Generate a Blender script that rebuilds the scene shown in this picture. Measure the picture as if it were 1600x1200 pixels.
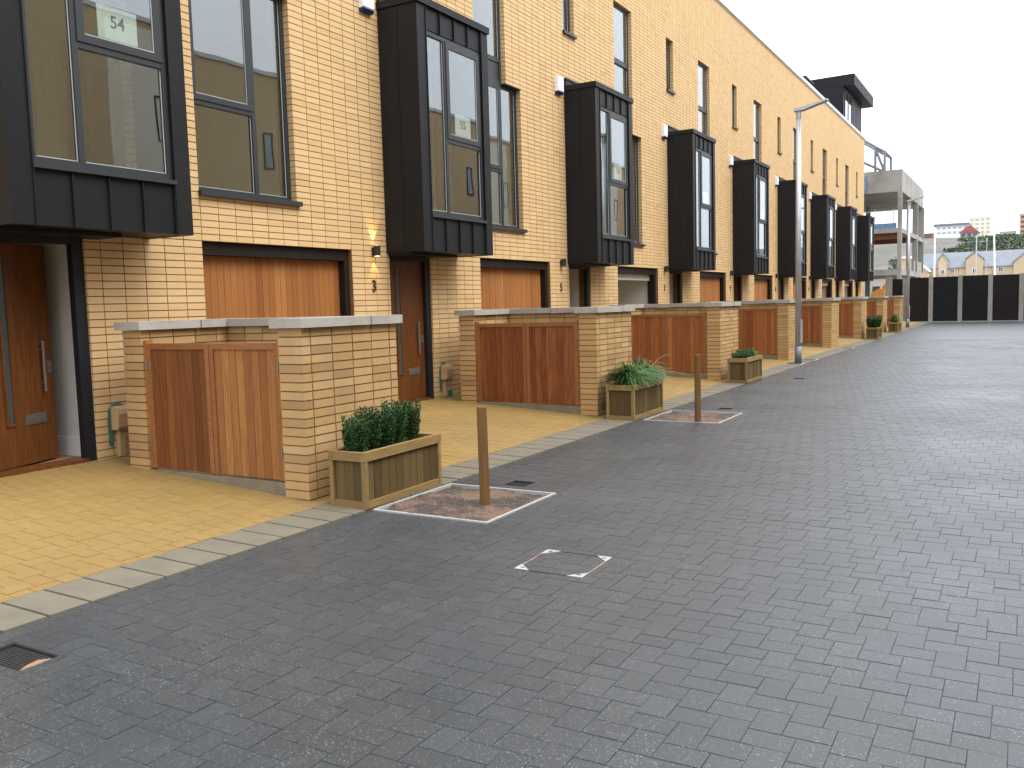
import bpy, math, random
from mathutils import Matrix, Vector

random.seed(11)
for o in list(bpy.data.objects):
    bpy.data.objects.remove(o, do_unlink=True)
S = bpy.context.scene
COL = S.collection

# ------------------------------------------------------------------ camera
YAW, PITCH, ROLL = 0.524821, -0.089176, -0.027160
fw = Vector((-math.sin(YAW) * math.cos(PITCH), math.cos(YAW) * math.cos(PITCH), math.sin(PITCH)))
rt = Vector((math.cos(YAW), math.sin(YAW), 0))
up = rt.cross(fw)
r2 = rt * math.cos(ROLL) + up * math.sin(ROLL)
u2 = -rt * math.sin(ROLL) + up * math.cos(ROLL)
cam_data = bpy.data.cameras.new('camera')
cam = bpy.data.objects.new('camera', cam_data)
COL.objects.link(cam)
cam.matrix_world = Matrix(((r2.x, u2.x, -fw.x, 0), (r2.y, u2.y, -fw.y, 0), (r2.z, u2.z, -fw.z, 1.6), (0, 0, 0, 1)))
cam_data.sensor_width = 36
cam_data.lens = 36 * 1383 / 1600
cam_data.clip_start = 0.05
cam_data.clip_end = 5000
S.camera = cam

# ------------------------------------------------------------------ sky and sun (overcast)
SUN_EL, SUN_AZ = math.radians(54), math.radians(84)      # azimuth clockwise from +Y
w = bpy.data.worlds.new('World')
S.world = w
w.use_nodes = True
nt = w.node_tree
nt.nodes.clear()
sky = nt.nodes.new('ShaderNodeTexSky')
sky.sky_type = 'NISHITA'
sky.sun_disc = False
sky.sun_elevation = SUN_EL
sky.sun_rotation = SUN_AZ
sky.air_density = 1.0
sky.dust_density = 4.0
hs = nt.nodes.new('ShaderNodeHueSaturation')
hs.inputs['Saturation'].default_value = 0.12
mxw = nt.nodes.new('ShaderNodeMix')
mxw.data_type = 'RGBA'
mxw.inputs[0].default_value = 0.72                          # cloud layer evens the dome out
tcw = nt.nodes.new('ShaderNodeTexCoord')                    # overcast dome: a little brighter overhead
spw = nt.nodes.new('ShaderNodeSeparateXYZ')
mpw = nt.nodes.new('ShaderNodeMapRange')
for i_, v_ in enumerate((0.0, 1.0, 10.0, 21.0)):
    mpw.inputs[i_ + 1].default_value = v_
tnw = nt.nodes.new('ShaderNodeMix')
tnw.data_type = 'RGBA'
tnw.blend_type = 'MULTIPLY'
tnw.inputs[0].default_value = 1.0
tnw.inputs[7].default_value = (0.94, 0.99, 1.075, 1)
nt.links.new(tcw.outputs['Generated'], spw.inputs[0])
nt.links.new(spw.outputs[2], mpw.inputs[0])
nt.links.new(mpw.outputs[0], tnw.inputs[6])
nt.links.new(tnw.outputs[2], mxw.inputs[7])
bg = nt.nodes.new('ShaderNodeBackground')
bg.inputs['Strength'].default_value = 0.14
wo = nt.nodes.new('ShaderNodeOutputWorld')
nt.links.new(sky.outputs[0], hs.inputs['Color'])
nt.links.new(hs.outputs[0], mxw.inputs[6])
nt.links.new(mxw.outputs[2], bg.inputs['Color'])
nt.links.new(bg.outputs[0], wo.inputs['Surface'])
sd = bpy.data.lights.new('sun', 'SUN')
sd.energy = 1.5
sd.angle = math.radians(30)
sd.color = (1.0, 0.96, 0.9)
so = bpy.data.objects.new('sun', sd)
COL.objects.link(so)
sdir = Vector((math.sin(SUN_AZ) * math.cos(SUN_EL), math.cos(SUN_AZ) * math.cos(SUN_EL), math.sin(SUN_EL)))
so.rotation_euler = sdir.to_track_quat('Z', 'Y').to_euler()
so.location = sdir * 60

S.view_settings.view_transform = 'Standard'
S.view_settings.look = 'None'
S.view_settings.gamma = 1
S.view_settings.exposure = 0.55
S.view_settings.use_curve_mapping = False
S.cycles.max_bounces = 6
S.cycles.diffuse_bounces = 3
S.cycles.glossy_bounces = 3
S.cycles.transparent_max_bounces = 10

# ------------------------------------------------------------------ helpers
class MB:
    def __init__(s):
        s.v = []; s.f = []
    def box(s, x0, x1, y0, y1, z0, z1):
        n = len(s.v)
        s.v += [(x0, y0, z0), (x1, y0, z0), (x1, y1, z0), (x0, y1, z0), (x0, y0, z1), (x1, y0, z1), (x1, y1, z1), (x0, y1, z1)]
        for q in ((0, 3, 2, 1), (4, 5, 6, 7), (0, 1, 5, 4), (1, 2, 6, 5), (2, 3, 7, 6), (3, 0, 4, 7)):
            s.f.append(tuple(n + i for i in q))
        return s
    def poly(s, pts):
        n = len(s.v); s.v += list(pts); s.f.append(tuple(range(n, n + len(pts)))); return s
    def prism(s, poly, axis, a, b):
        """poly: list of 2D points counter-clockwise, extruded along axis from a to b"""
        n = len(s.v); k = len(poly)
        def mk(p, t):
            return (t, p[0], p[1]) if axis == 'x' else ((p[0], t, p[1]) if axis == 'y' else (p[0], p[1], t))
        s.v += [mk(p, a) for p in poly] + [mk(p, b) for p in poly]
        s.f.append(tuple(n + i for i in range(k))[::-1])
        s.f.append(tuple(n + k + i for i in range(k)))
        for i in range(k):
            j = (i + 1) % k
            s.f.append((n + i, n + j, n + k + j, n + k + i))
        return s
    def tube(s, p0, p1, r0, r1=None, k=12, caps=True):
        r1 = r0 if r1 is None else r1
        p0, p1 = Vector(p0), Vector(p1)
        d = (p1 - p0).normalized()
        a = d.orthogonal().normalized(); b = d.cross(a)
        n = len(s.v)
        for p, r in ((p0, r0), (p1, r1)):
            for i in range(k):
                t = 2 * math.pi * i / k
                s.v.append(tuple(p + a * (r * math.cos(t)) + b * (r * math.sin(t))))
        for i in range(k):
            j = (i + 1) % k
            s.f.append((n + i, n + j, n + k + j, n + k + i))
        if caps:
            s.f.append(tuple(n + i for i in range(k))[::-1]); s.f.append(tuple(n + k + i for i in range(k)))
        return s
    def mesh(s, name):
        m = bpy.data.meshes.new(name)
        m.from_pydata(s.v, [], s.f)
        m.update()
        return m

def obj(name, mesh, mat=None, parent=None, loc=None, rot=None, label=None, cat=None, group=None, kind=None):
    if isinstance(mesh, MB):
        mesh = mesh.mesh(name)
    o = bpy.data.objects.new(name, mesh)
    COL.objects.link(o)
    if mesh is not None and mat is not None and not mesh.materials:
        mesh.materials.append(mat)
    if parent is not None: o.parent = parent
    if loc is not None: o.location = loc
    if rot is not None: o.rotation_euler = rot
    if label: o['label'] = label
    if cat: o['category'] = cat
    if group: o['group'] = group
    if kind: o['kind'] = kind
    return o

def thing(name, label, cat, loc=(0, 0, 0), rot=(0, 0, 0), group=None):
    o = obj(name, None, loc=loc, rot=rot, label=label, cat=cat, group=group)
    o.empty_display_size = 0.2
    return o

CACHE = {}
def cached(key, fn):
    if key not in CACHE:
        CACHE[key] = fn().mesh(key)
    return CACHE[key]

def shade_smooth(o):
    for p in o.data.polygons: p.use_smooth = True

def text_mesh(txt, size, depth):
    cu = bpy.data.curves.new('digits', 'FONT')
    cu.body = txt; cu.size = size; cu.extrude = depth; cu.offset = size * 0.016
    cu.align_x = 'CENTER'; cu.align_y = 'CENTER'
    t = bpy.data.objects.new('digits', cu)
    COL.objects.link(t)
    dg = bpy.context.evaluated_depsgraph_get()
    m = bpy.data.meshes.new_from_object(t.evaluated_get(dg))
    bpy.data.objects.remove(t, do_unlink=True)
    return m

# ------------------------------------------------------------------ materials
def nodes_of(name):
    m = bpy.data.materials.new(name); m.use_nodes = True
    t = m.node_tree; b = t.nodes['Principled BSDF']
    return m, t, b

def N(t, typ, **kw):
    n = t.nodes.new(typ)
    for k, v in kw.items():
        setattr(n, k, v)
    return n

def rnd_value(t):
    """one random number per loose piece and per object"""
    g = N(t, 'ShaderNodeNewGeometry'); oi = N(t, 'ShaderNodeObjectInfo')
    a = N(t, 'ShaderNodeMath', operation='ADD'); f = N(t, 'ShaderNodeMath', operation='FRACT')
    t.links.new(g.outputs['Random Per Island'], a.inputs[0]); t.links.new(oi.outputs['Random'], a.inputs[1])
    t.links.new(a.outputs[0], f.inputs[0])
    return f.outputs[0]

def ramp(t, src, stops):
    r = N(t, 'ShaderNodeValToRGB')
    e = r.color_ramp.elements
    while len(e) > 1: e.remove(e[0])
    e[0].position = stops[0][0]; e[0].color = (*stops[0][1], 1)
    for p, c in stops[1:]:
        k = e.new(p); k.color = (*c, 1)
    t.links.new(src, r.inputs[0])
    return r.outputs[0]

def noise(t, scale, detail=4, rough=0.6, coord='Object', stretch=None):
    tc = N(t, 'ShaderNodeTexCoord'); n = N(t, 'ShaderNodeTexNoise')
    n.inputs['Scale'].default_value = scale; n.inputs['Detail'].default_value = detail; n.inputs['Roughness'].default_value = rough
    if coord == 'World':
        g = N(t, 'ShaderNodeNewGeometry'); src = g.outputs['Position']
    else:
        src = tc.outputs[coord]
    if stretch:
        mp = N(t, 'ShaderNodeMapping'); mp.inputs['Scale'].default_value = stretch
        t.links.new(src, mp.inputs['Vector']); src = mp.outputs[0]
    t.links.new(src, n.inputs['Vector'])
    return n.outputs['Fac']

def mix(t, fac, a, b, mode='MIX'):
    m = N(t, 'ShaderNodeMix'); m.data_type = 'RGBA'; m.blend_type = mode
    for i, v in ((0, fac), (6, a), (7, b)):
        if isinstance(v, (int, float)): m.inputs[i].default_value = v
        elif isinstance(v, tuple): m.inputs[i].default_value = (*v, 1)
        else: t.links.new(v, m.inputs[i])
    return m.outputs[2]

def maprange(t, src, a, b, c, d):
    m = N(t, 'ShaderNodeMapRange')
    for i, v in enumerate((a, b, c, d)): m.inputs[i + 1].default_value = v
    t.links.new(src, m.inputs[0])
    return m.outputs[0]

def bump(t, b, h, strength, dist):
    n = N(t, 'ShaderNodeBump'); n.inputs['Strength'].default_value = strength; n.inputs['Distance'].default_value = dist
    t.links.new(h, n.inputs['Height']); t.links.new(n.outputs[0], b.inputs['Normal'])

def simple(name, col, rough=0.6, metal=0.0, var=0.12, scale=8, bmp=0.0, spec=0.5):
    m, t, b = nodes_of(name)
    n = noise(t, scale, 5, 0.6, 'World')
    c = ramp(t, n, [(0.25, tuple(x * (1 - var) for x in col)), (0.75, tuple(min(1, x * (1 + var)) for x in col))])
    t.links.new(c, b.inputs['Base Color'])
    b.inputs['Roughness'].default_value = rough; b.inputs['Metallic'].default_value = metal
    b.inputs['Specular IOR Level'].default_value = spec
    if bmp:
        bump(t, b, noise(t, scale * 12, 4, 0.6, 'World'), bmp, 0.004)
    return m

def brick_mat(name, stops, grime=0.0):
    m, t, b = nodes_of(name)
    r = rnd_value(t)
    c = ramp(t, r, stops)
    n1 = noise(t, 3.0, 3, 0.5, 'World')
    c = mix(t, maprange(t, n1, 0.3, 0.7, 0, 0.07), c, (0.42, 0.265, 0.125))
    n2 = noise(t, 90, 2, 0.7, 'World', (1, 1, 3.5))
    c = mix(t, maprange(t, n2, 0.35, 0.75, 0, 0.22), c, (0.30, 0.16, 0.07))
    if grime:
        n3 = noise(t, 1.1, 5, 0.65, 'World', (1, 1, 0.4))
        c = mix(t, maprange(t, n3, 0.5, 0.72, 0, grime), c, (0.22, 0.14, 0.075))
    t.links.new(c, b.inputs['Base Color'])
    b.inputs['Roughness'].default_value = 0.82
    bump(t, b, noise(t, 160, 2, 0.65, 'World'), 0.25, 0.003)
    return m

M = {}
M['brick'] = brick_mat('buff_brick', [(0.0, (0.55, 0.365, 0.17)), (0.08, (0.60, 0.405, 0.192)), (0.45, (0.635, 0.435, 0.212)), (0.72, (0.605, 0.41, 0.195)), (0.92, (0.665, 0.46, 0.232)), (1.0, (0.575, 0.375, 0.175))], 0.10)
M['brick_wall'] = brick_mat('buff_garden_brick', [(0.0, (0.31, 0.19, 0.074)), (0.15, (0.41, 0.255, 0.098)), (0.45, (0.475, 0.30, 0.122)), (0.7, (0.42, 0.26, 0.102)), (0.92, (0.52, 0.345, 0.158)), (1.0, (0.355, 0.22, 0.10))], 0.35)
M['mortar'] = simple('brown_mortar', (0.19, 0.102, 0.038), 0.95, var=0.3, scale=14, bmp=0.3)
M['metal'] = None
m, t, b = nodes_of('dark_zinc')
r = rnd_value(t)
c = mix(t, maprange(t, noise(t, 1.6, 4, 0.6, 'World', (1, 1, 0.35)), 0.3, 0.7, 0, 1), (0.0085, 0.009, 0.0105), (0.0125, 0.013, 0.0145))
t.links.new(c, b.inputs['Base Color']); b.inputs['Roughness'].default_value = 0.5
b.inputs['Specular IOR Level'].default_value = 0.2
bump(t, b, noise(t, 2.6, 2, 0.5, 'World'), 0.3, 0.02)
M['metal'] = m
M['frame'] = simple('anthracite_frame', (0.026, 0.029, 0.031), 0.45, var=0.08, spec=0.35)
M['bead'] = simple('pale_gasket_bead', (0.42, 0.45, 0.46), 0.4, var=0.1)
M['door_frame'] = simple('dark_door_frame', (0.012, 0.014, 0.017), 0.5, var=0.1, spec=0.3)
M['garage_frame'] = simple('dark_brown_garage_frame', (0.014, 0.0095, 0.007), 0.6, var=0.2, spec=0.2)
M['white'] = simple('white_plaster', (0.72, 0.71, 0.68), 0.8, var=0.04, scale=2)
M['cream'] = simple('cream_interior_wall', (0.76, 0.71, 0.58), 0.85, var=0.06, scale=1)
M['floor_wood'] = simple('hall_floor', (0.34, 0.19, 0.09), 0.5, var=0.2, scale=6)
M['alarm_white'] = simple('white_alarm_case', (0.78, 0.80, 0.82), 0.35, var=0.02)
M['alarm_blue'] = simple('navy_alarm_lens', (0.015, 0.022, 0.09), 0.25, var=0.1)
M['steel'] = simple('brushed_steel', (0.24, 0.235, 0.225), 0.42, 0.7, var=0.1, scale=30)
M['galv'] = simple('galvanised_steel', (0.46, 0.48, 0.50), 0.48, 0.55, var=0.12, scale=5)
M['galv_dark'] = simple('painted_lamp_base', (0.16, 0.18, 0.20), 0.5, 0.2, var=0.12, scale=7)
M['parapet'] = simple('pale_parapet_coping', (0.60, 0.60, 0.58), 0.5, var=0.06)
M['paper'] = simple('white_paper', (0.80, 0.84, 0.82), 0.7, var=0.02)
M['ink'] = simple('grey_ink', (0.06, 0.06, 0.06), 0.8, var=0.05)
M['bronze'] = simple('dark_bronze_numeral', (0.075, 0.05, 0.035), 0.4, 0.4, var=0.1)
M['lamp_black'] = simple('black_lamp_case', (0.014, 0.014, 0.015), 0.45, var=0.1)
M['meter'] = simple('sand_meter_box', (0.44, 0.29, 0.15), 0.6, var=0.08)
M['meter_green'] = simple('green_meter_seal', (0.06, 0.14, 0.10), 0.7, var=0.25, scale=30)
M['green_box'] = simple('green_tap_cover', (0.02, 0.16, 0.07), 0.5, var=0.1)
M['black_void'] = simple('drain_shadow', (0.012, 0.012, 0.011), 0.9, var=0.3)
M['iron'] = simple('cast_iron', (0.035, 0.034, 0.032), 0.6, 0.4, var=0.35, scale=40)
M['sand'] = simple('orange_sand', (0.26, 0.145, 0.085), 0.95, var=0.25, scale=40, bmp=0.5)
M['soil'] = simple('dark_soil', (0.028, 0.018, 0.011), 0.95, var=0.4, scale=40, bmp=0.6)

def concrete(name, col, stain=0.35, scale=2.0):
    m, t, b = nodes_of(name)
    a = noise(t, scale, 6, 0.65, 'World'); s = noise(t, 60, 4, 0.7, 'World')
    c = ramp(t, a, [(0.25, tuple(x * (1 - stain) for x in col)), (0.55, col), (0.8, tuple(min(1, x * 1.12) for x in col))])
    c = mix(t, maprange(t, s, 0.45, 0.8, 0, 0.4), c, tuple(x * 0.55 for x in col))
    t.links.new(c, b.inputs['Base Color']); b.inputs['Roughness'].default_value = 0.86
    bump(t, b, s, 0.3, 0.003)
    return m
M['coping'] = concrete('grey_cast_stone', (0.36, 0.335, 0.29), 0.25, 3)
M['plinth'] = concrete('damp_concrete', (0.20, 0.165, 0.105), 0.35, 5)
M['kerb'] = concrete('buff_kerb_stone', (0.142, 0.122, 0.085), 0.2, 4)
M['conc'] = concrete('raw_concrete', (0.30, 0.29, 0.26), 0.5, 0.55)
M['edging'] = concrete('pale_edging', (0.34, 0.335, 0.32), 0.2, 6)

def wood(name, stops, grain, gcol, axis_stretch, rough=0.62, wet=None):
    m, t, b = nodes_of(name)
    r = rnd_value(t)
    c = ramp(t, r, stops)
    off = N(t, 'ShaderNodeVectorMath', operation='ADD')
    g = N(t, 'ShaderNodeNewGeometry')
    sc = N(t, 'ShaderNodeVectorMath', operation='SCALE'); sc.inputs[0].default_value = (7, 7, 7)
    t.links.new(r, sc.inputs['Scale']); t.links.new(g.outputs['Position'], off.inputs[0]); t.links.new(sc.outputs[0], off.inputs[1])
    mp = N(t, 'ShaderNodeMapping'); mp.inputs['Scale'].default_value = axis_stretch
    t.links.new(off.outputs[0], mp.inputs['Vector'])
    n = N(t, 'ShaderNodeTexNoise'); n.inputs['Scale'].default_value = 48; n.inputs['Detail'].default_value = 6; n.inputs['Roughness'].default_value = 0.65
    t.links.new(mp.outputs[0], n.inputs['Vector'])
    c = mix(t, maprange(t, n.outputs['Fac'], 0.42, 0.68, 0, min(1, grain * 1.5)), c, gcol)
    # knots and flame figure
    n2 = N(t, 'ShaderNodeTexNoise'); n2.inputs['Scale'].default_value = 4.5; n2.inputs['Detail'].default_value = 3; n2.inputs['Distortion'].default_value = 1.4
    mp2 = N(t, 'ShaderNodeMapping'); mp2.inputs['Scale'].default_value = tuple(0.35 if a < 0.5 else 1.6 for a in axis_stretch)
    t.links.new(off.outputs[0], mp2.inputs['Vector']); t.links.new(mp2.outputs[0], n2.inputs['Vector'])
    c = mix(t, maprange(t, n2.outputs['Fac'], 0.56, 0.72, 0, grain * 0.9), c, gcol)
    t.links.new(c, b.inputs['Base Color']); b.inputs['Roughness'].default_value = rough
    b.inputs['Specular IOR Level'].default_value = 0.22
    bump(t, b, n.outputs['Fac'], 0.3, 0.002)
    return m
CED = [(0.0, (0.17, 0.06, 0.017)), (0.2, (0.25, 0.10, 0.028)), (0.42, (0.33, 0.145, 0.041)), (0.6, (0.225, 0.086, 0.025)), (0.82, (0.37, 0.172, 0.05)), (1.0, (0.19, 0.07, 0.02))]
M['cedar'] = wood('cedar_board', CED, 0.45, (0.17, 0.058, 0.024), (1, 1, 0.06))
M['cedar_dark'] = wood('dark_cedar_board', [(p_, (c_[0] * 0.72, c_[1] * 0.63, c_[2] * 0.6)) for p_, c_ in CED], 0.5, (0.10, 0.03, 0.010), (1, 1, 0.06))
M['cedar_red'] = wood('red_cedar_board', [(p_, (c_[0] * 0.80, c_[1] * 0.62, c_[2] * 0.66)) for p_, c_ in CED], 0.55, (0.085, 0.024, 0.010), (1, 1, 0.06))
M['cedar_orange'] = wood('orange_cedar_board', [(p_, (c_[0] * 1.05, c_[1] * 0.85, c_[2] * 0.85)) for p_, c_ in CED], 0.45, (0.16, 0.05, 0.018), (1, 1, 0.06))
M['cedar_x'] = wood('cedar_rail', [(0, (0.225, 0.093, 0.03)), (1, (0.28, 0.12, 0.038))], 0.4, (0.17, 0.06, 0.028), (0.06, 1, 1))
M['garage'] = wood('garage_cedar', [(0.0, (0.26, 0.098, 0.026)), (0.3, (0.335, 0.138, 0.037)), (0.6, (0.295, 0.115, 0.031)), (0.85, (0.38, 0.165, 0.046)), (1.0, (0.22, 0.078, 0.023))], 0.35, (0.22, 0.085, 0.034), (1, 1, 0.05), 0.55)
M['oak_door'] = wood('golden_oak_door', [(0, (0.088, 0.030, 0.008)), (1, (0.10, 0.035, 0.0095))], 0.25, (0.25, 0.092, 0.03), (1, 1, 0.05), 0.42)
M['timber'] = wood('treated_timber_board', [(0.0, (0.062, 0.038, 0.013)), (0.35, (0.112, 0.072, 0.025)), (0.65, (0.084, 0.053, 0.018)), (0.85, (0.155, 0.105, 0.038)), (1.0, (0.055, 0.034, 0.012))], 0.5, (0.085, 0.06, 0.024), (1, 1, 0.07), 0.75)
M['timber_rim'] = wood('treated_timber_rail', [(0.0, (0.20, 0.122, 0.042)), (1.0, (0.30, 0.20, 0.078))], 0.45, (0.15, 0.10, 0.04), (1, 0.07, 1), 0.75)
M['post_wood'] = wood('round_timber_post', [(0, (0.145, 0.074, 0.024)), (1, (0.17, 0.088, 0.028))], 0.5, (0.10, 0.055, 0.022), (1, 1, 0.06), 0.75)

# glass: fresnel mix of clear and mirror, slightly wavy
m, t, b = nodes_of('window_glass')
t.nodes.remove(b)
lw_ = N(t, 'ShaderNodeLayerWeight'); lw_.inputs['Blend'].default_value = 0.5       # Schlick, the same from both sides
pw_ = N(t, 'ShaderNodeMath', operation='POWER'); pw_.inputs[1].default_value = 4.0
t.links.new(lw_.outputs['Facing'], pw_.inputs[0])
ml = N(t, 'ShaderNodeMath', operation='MULTIPLY_ADD'); ml.inputs[1].default_value = 0.90; ml.inputs[2].default_value = 0.13; ml.use_clamp = True
t.links.new(pw_.outputs[0], ml.inputs[0])
tr = N(t, 'ShaderNodeBsdfTransparent'); tr.inputs[0].default_value = (0.80, 0.84, 0.82, 1)
gl = N(t, 'ShaderNodeBsdfGlossy'); gl.inputs['Roughness'].default_value = 0.0; gl.inputs['Color'].default_value = (0.93, 0.95, 0.97, 1)
bp = N(t, 'ShaderNodeBump'); bp.inputs['Strength'].default_value = 0.05; bp.inputs['Distance'].default_value = 0.02
t.links.new(noise(t, 1.4, 1, 0.5, 'World'), bp.inputs['Height']); t.links.new(bp.outputs[0], gl.inputs['Normal'])
ms = N(t, 'ShaderNodeMixShader')
t.links.new(ml.outputs[0], ms.inputs[0]); t.links.new(tr.outputs[0], ms.inputs[1]); t.links.new(gl.outputs[0], ms.inputs[2])
t.links.new(ms.outputs[0], t.nodes['Material Output'].inputs['Surface'])
M['glass'] = m
M['sky_glass'] = simple('painted_sky_glass', (0.30, 0.34, 0.37), 0.2, var=0.1)  # sky reflection of the facing panes painted into their base colour
M['dark_glass'] = simple('frosted_door_glass', (0.05, 0.062, 0.06), 0.22, var=0.15)

# paving
def paver_mat(name, stops, speck, speckcol, rough, dustcol, dust):
    m, t, b = nodes_of(name)
    r = rnd_value(t)
    c = ramp(t, r, stops)
    n1 = noise(t, 0.55, 4, 0.65, 'World')
    c = mix(t, maprange(t, n1, 0.4, 0.7, 0, dust), c, dustcol)
    n3 = noise(t, 60, 4, 0.75, 'World')
    c = mix(t, maprange(t, n3, 0.35, 0.7, 0.35, 0.0), c, tuple(x * 0.5 for x in dustcol))
    vo = N(t, 'ShaderNodeTexVoronoi'); vo.inputs['Scale'].default_value = 165
    gp = N(t, 'ShaderNodeNewGeometry'); t.links.new(gp.outputs['Position'], vo.inputs['Vector'])
    sp = N(t, 'ShaderNodeSeparateColor'); t.links.new(vo.outputs['Color'], sp.inputs[0])
    big = maprange(t, sp.outputs[0], 0.62, 1.0, 0.0, 0.52)
    lt = N(t, 'ShaderNodeMath', operation='LESS_THAN'); t.links.new(vo.outputs['Distance'], lt.inputs[0]); t.links.new(big, lt.inputs[1])
    pt = maprange(t, noise(t, 1.3, 4, 0.6, 'World'), 0.35, 0.65, 0.25, 1.0)
    mm_ = N(t, 'ShaderNodeMath', operation='MULTIPLY'); t.links.new(lt.outputs[0], mm_.inputs[0]); t.links.new(pt, mm_.inputs[1])
    mv_ = N(t, 'ShaderNodeMath', operation='MULTIPLY'); t.links.new(mm_.outputs[0], mv_.inputs[0]); t.links.new(maprange(t, sp.outputs[1], 0.0, 1.0, 0.1, 1.0), mv_.inputs[1])
    ms_ = N(t, 'ShaderNodeMath', operation='MULTIPLY'); t.links.new(mv_.outputs[0], ms_.inputs[0]); ms_.inputs[1].default_value = speck
    c = mix(t, ms_.outputs[0], c, speckcol)
    t.links.new(c, b.inputs['Base Color'])
    rr = maprange(t, n1, 0.3, 0.7, rough - 0.06, rough + 0.08)
    t.links.new(rr, b.inputs['Roughness'])
    bump(t, b, n3, 0.3, 0.003)
    return m
M['paver'] = paver_mat('charcoal_paver', [(0.0, (0.034, 0.039, 0.0425)), (0.5, (0.038, 0.043, 0.047)), (0.85, (0.041, 0.046, 0.050)), (1.0, (0.048, 0.054, 0.058))], 1.0, (0.30, 0.31, 0.305), 0.40, (0.055, 0.0575, 0.058), 0.6)
M['paver_joint'] = simple('paver_joint_sand', (0.040, 0.0435, 0.046), 0.75, var=0.5, scale=3, bmp=0.4)
M['yellow'] = paver_mat('yellow_paver', [(0.0, (0.262, 0.162, 0.036)), (0.4, (0.27, 0.171, 0.043)), (0.75, (0.285, 0.182, 0.048)), (1.0, (0.26, 0.164, 0.041))], 0.3, (0.40, 0.30, 0.13), 0.75, (0.205, 0.126, 0.038), 0.9)
M['yellow_joint'] = simple('yellow_joint_sand', (0.19, 0.115, 0.035), 0.95, var=0.45, scale=3, bmp=0.4)

# leaves
def leaf_mat(name, a, bcol, rough=0.5):
    m, t, b = nodes_of(name)
    g = N(t, 'ShaderNodeNewGeometry')
    c = ramp(t, g.outputs['Random Per Island'], [(0.0, a), (0.7, bcol), (1.0, tuple(min(1, x * 1.7) for x in bcol))])
    t.links.new(c, b.inputs['Base Color']); b.inputs['Roughness'].default_value = rough
    b.inputs['Specular IOR Level'].default_value = 0.3
    return m
M['box_leaf'] = leaf_mat('box_leaf', (0.008, 0.028, 0.006), (0.024, 0.068, 0.013), 0.55)
M['grass_leaf'] = leaf_mat('sedge_blade', (0.014, 0.042, 0.008), (0.058, 0.125, 0.028), 0.5)
M['grass_dry'] = leaf_mat('dry_blade', (0.20, 0.15, 0.06), (0.28, 0.20, 0.09))
M['low_leaf'] = leaf_mat('low_shrub_leaf', (0.022, 0.055, 0.020), (0.05, 0.10, 0.032))
M['lime_leaf'] = leaf_mat('lime_leaf', (0.09, 0.15, 0.03), (0.17, 0.24, 0.05))
M['far_leaf'] = leaf_mat('far_foliage', (0.045, 0.065, 0.040), (0.085, 0.11, 0.065), 0.8)
M['twig'] = simple('brown_twig', (0.06, 0.042, 0.025), 0.9, var=0.2)

# ------------------------------------------------------------------ ground, road, drive
def project(p):
    d = Vector(p) - Vector((0, 0, 1.6))
    z = d.dot(fw)
    if z < 0.1: return (-9999, -9999, z)
    return (800 + 1383 * d.dot(r2) / z, 600 - 1383 * d.dot(u2) / z, z)

def in_frame(p, m=20):
    x, y, z = project(p)
    return z > 0.1 and -m < x < 1600 + m and -m < y < 1200 + m

FX = -7.80          # facade plane
KX0, KX1 = -4.93, -4.49   # kerb band
SL = -0.0625
def drive_z(x): return 0.018 + (x - KX0) * SL

obj('ground', MB().box(-1500, 1500, -600, 2500, -0.5, -0.08), simple('rough_ground', (0.16, 0.15, 0.12), 0.95, var=0.3, scale=0.05), kind='structure')

PITS = [(-4.455, -3.385, 5.43, 6.54), (-4.42, -3.37, 11.12, 12.24)]
DRAINS = [(-4.30, -3.93, 2.235, 2.44), (-4.00, -3.78, 6.70, 6.92), (-3.86, -3.66, 12.60, 12.80), (-3.90, -3.70, 17.75, 17.95)]
HOLES = PITS + DRAINS

def rect_minus(r, h):
    x0, x1, y0, y1 = r; a0, a1, b0, b1 = h
    if a0 >= x1 or a1 <= x0 or b0 >= y1 or b1 <= y0: return [r]
    out = []
    if b0 > y0: out.append((x0, x1, y0, b0))
    if b1 < y1: out.append((x0, x1, b1, y1))
    lo, hi = max(y0, b0), min(y1, b1)
    if a0 > x0: out.append((x0, a0, lo, hi))
    if a1 < x1: out.append((a1, x1, lo, hi))
    return out

PL, PW = 0.178, 0.122
def herringbone(x0, x1, y0, y1):
    """ninety degree herringbone blocks as (rect, is_full, orientation)"""
    out = []
    n = int((x1 - x0 + y1 - y0) / PW) + 60
    for i in range(-n, n):
        for j in range(-n, n):
            ox = i * PW + j * PL; oy = i * PW - j * PL
            if ox < x0 - 1 - (0) or ox > x1 + 1 or oy < y0 - 1 or oy > y1 + 1: continue
            for k, (a, b, c, d) in enumerate(((ox, ox + PL, oy, oy + PW), (ox, ox + PW, oy + PW, oy + PW + PL))):
                if a >= x1 or b <= x0 or c >= y1 or d <= y0: continue
                full = a >= x0 and b <= x1 and c >= y0 and d <= y1
                out.append(((max(a, x0), min(b, x1), max(c, y0), min(d, y1)), full, k))
    return out

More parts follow.
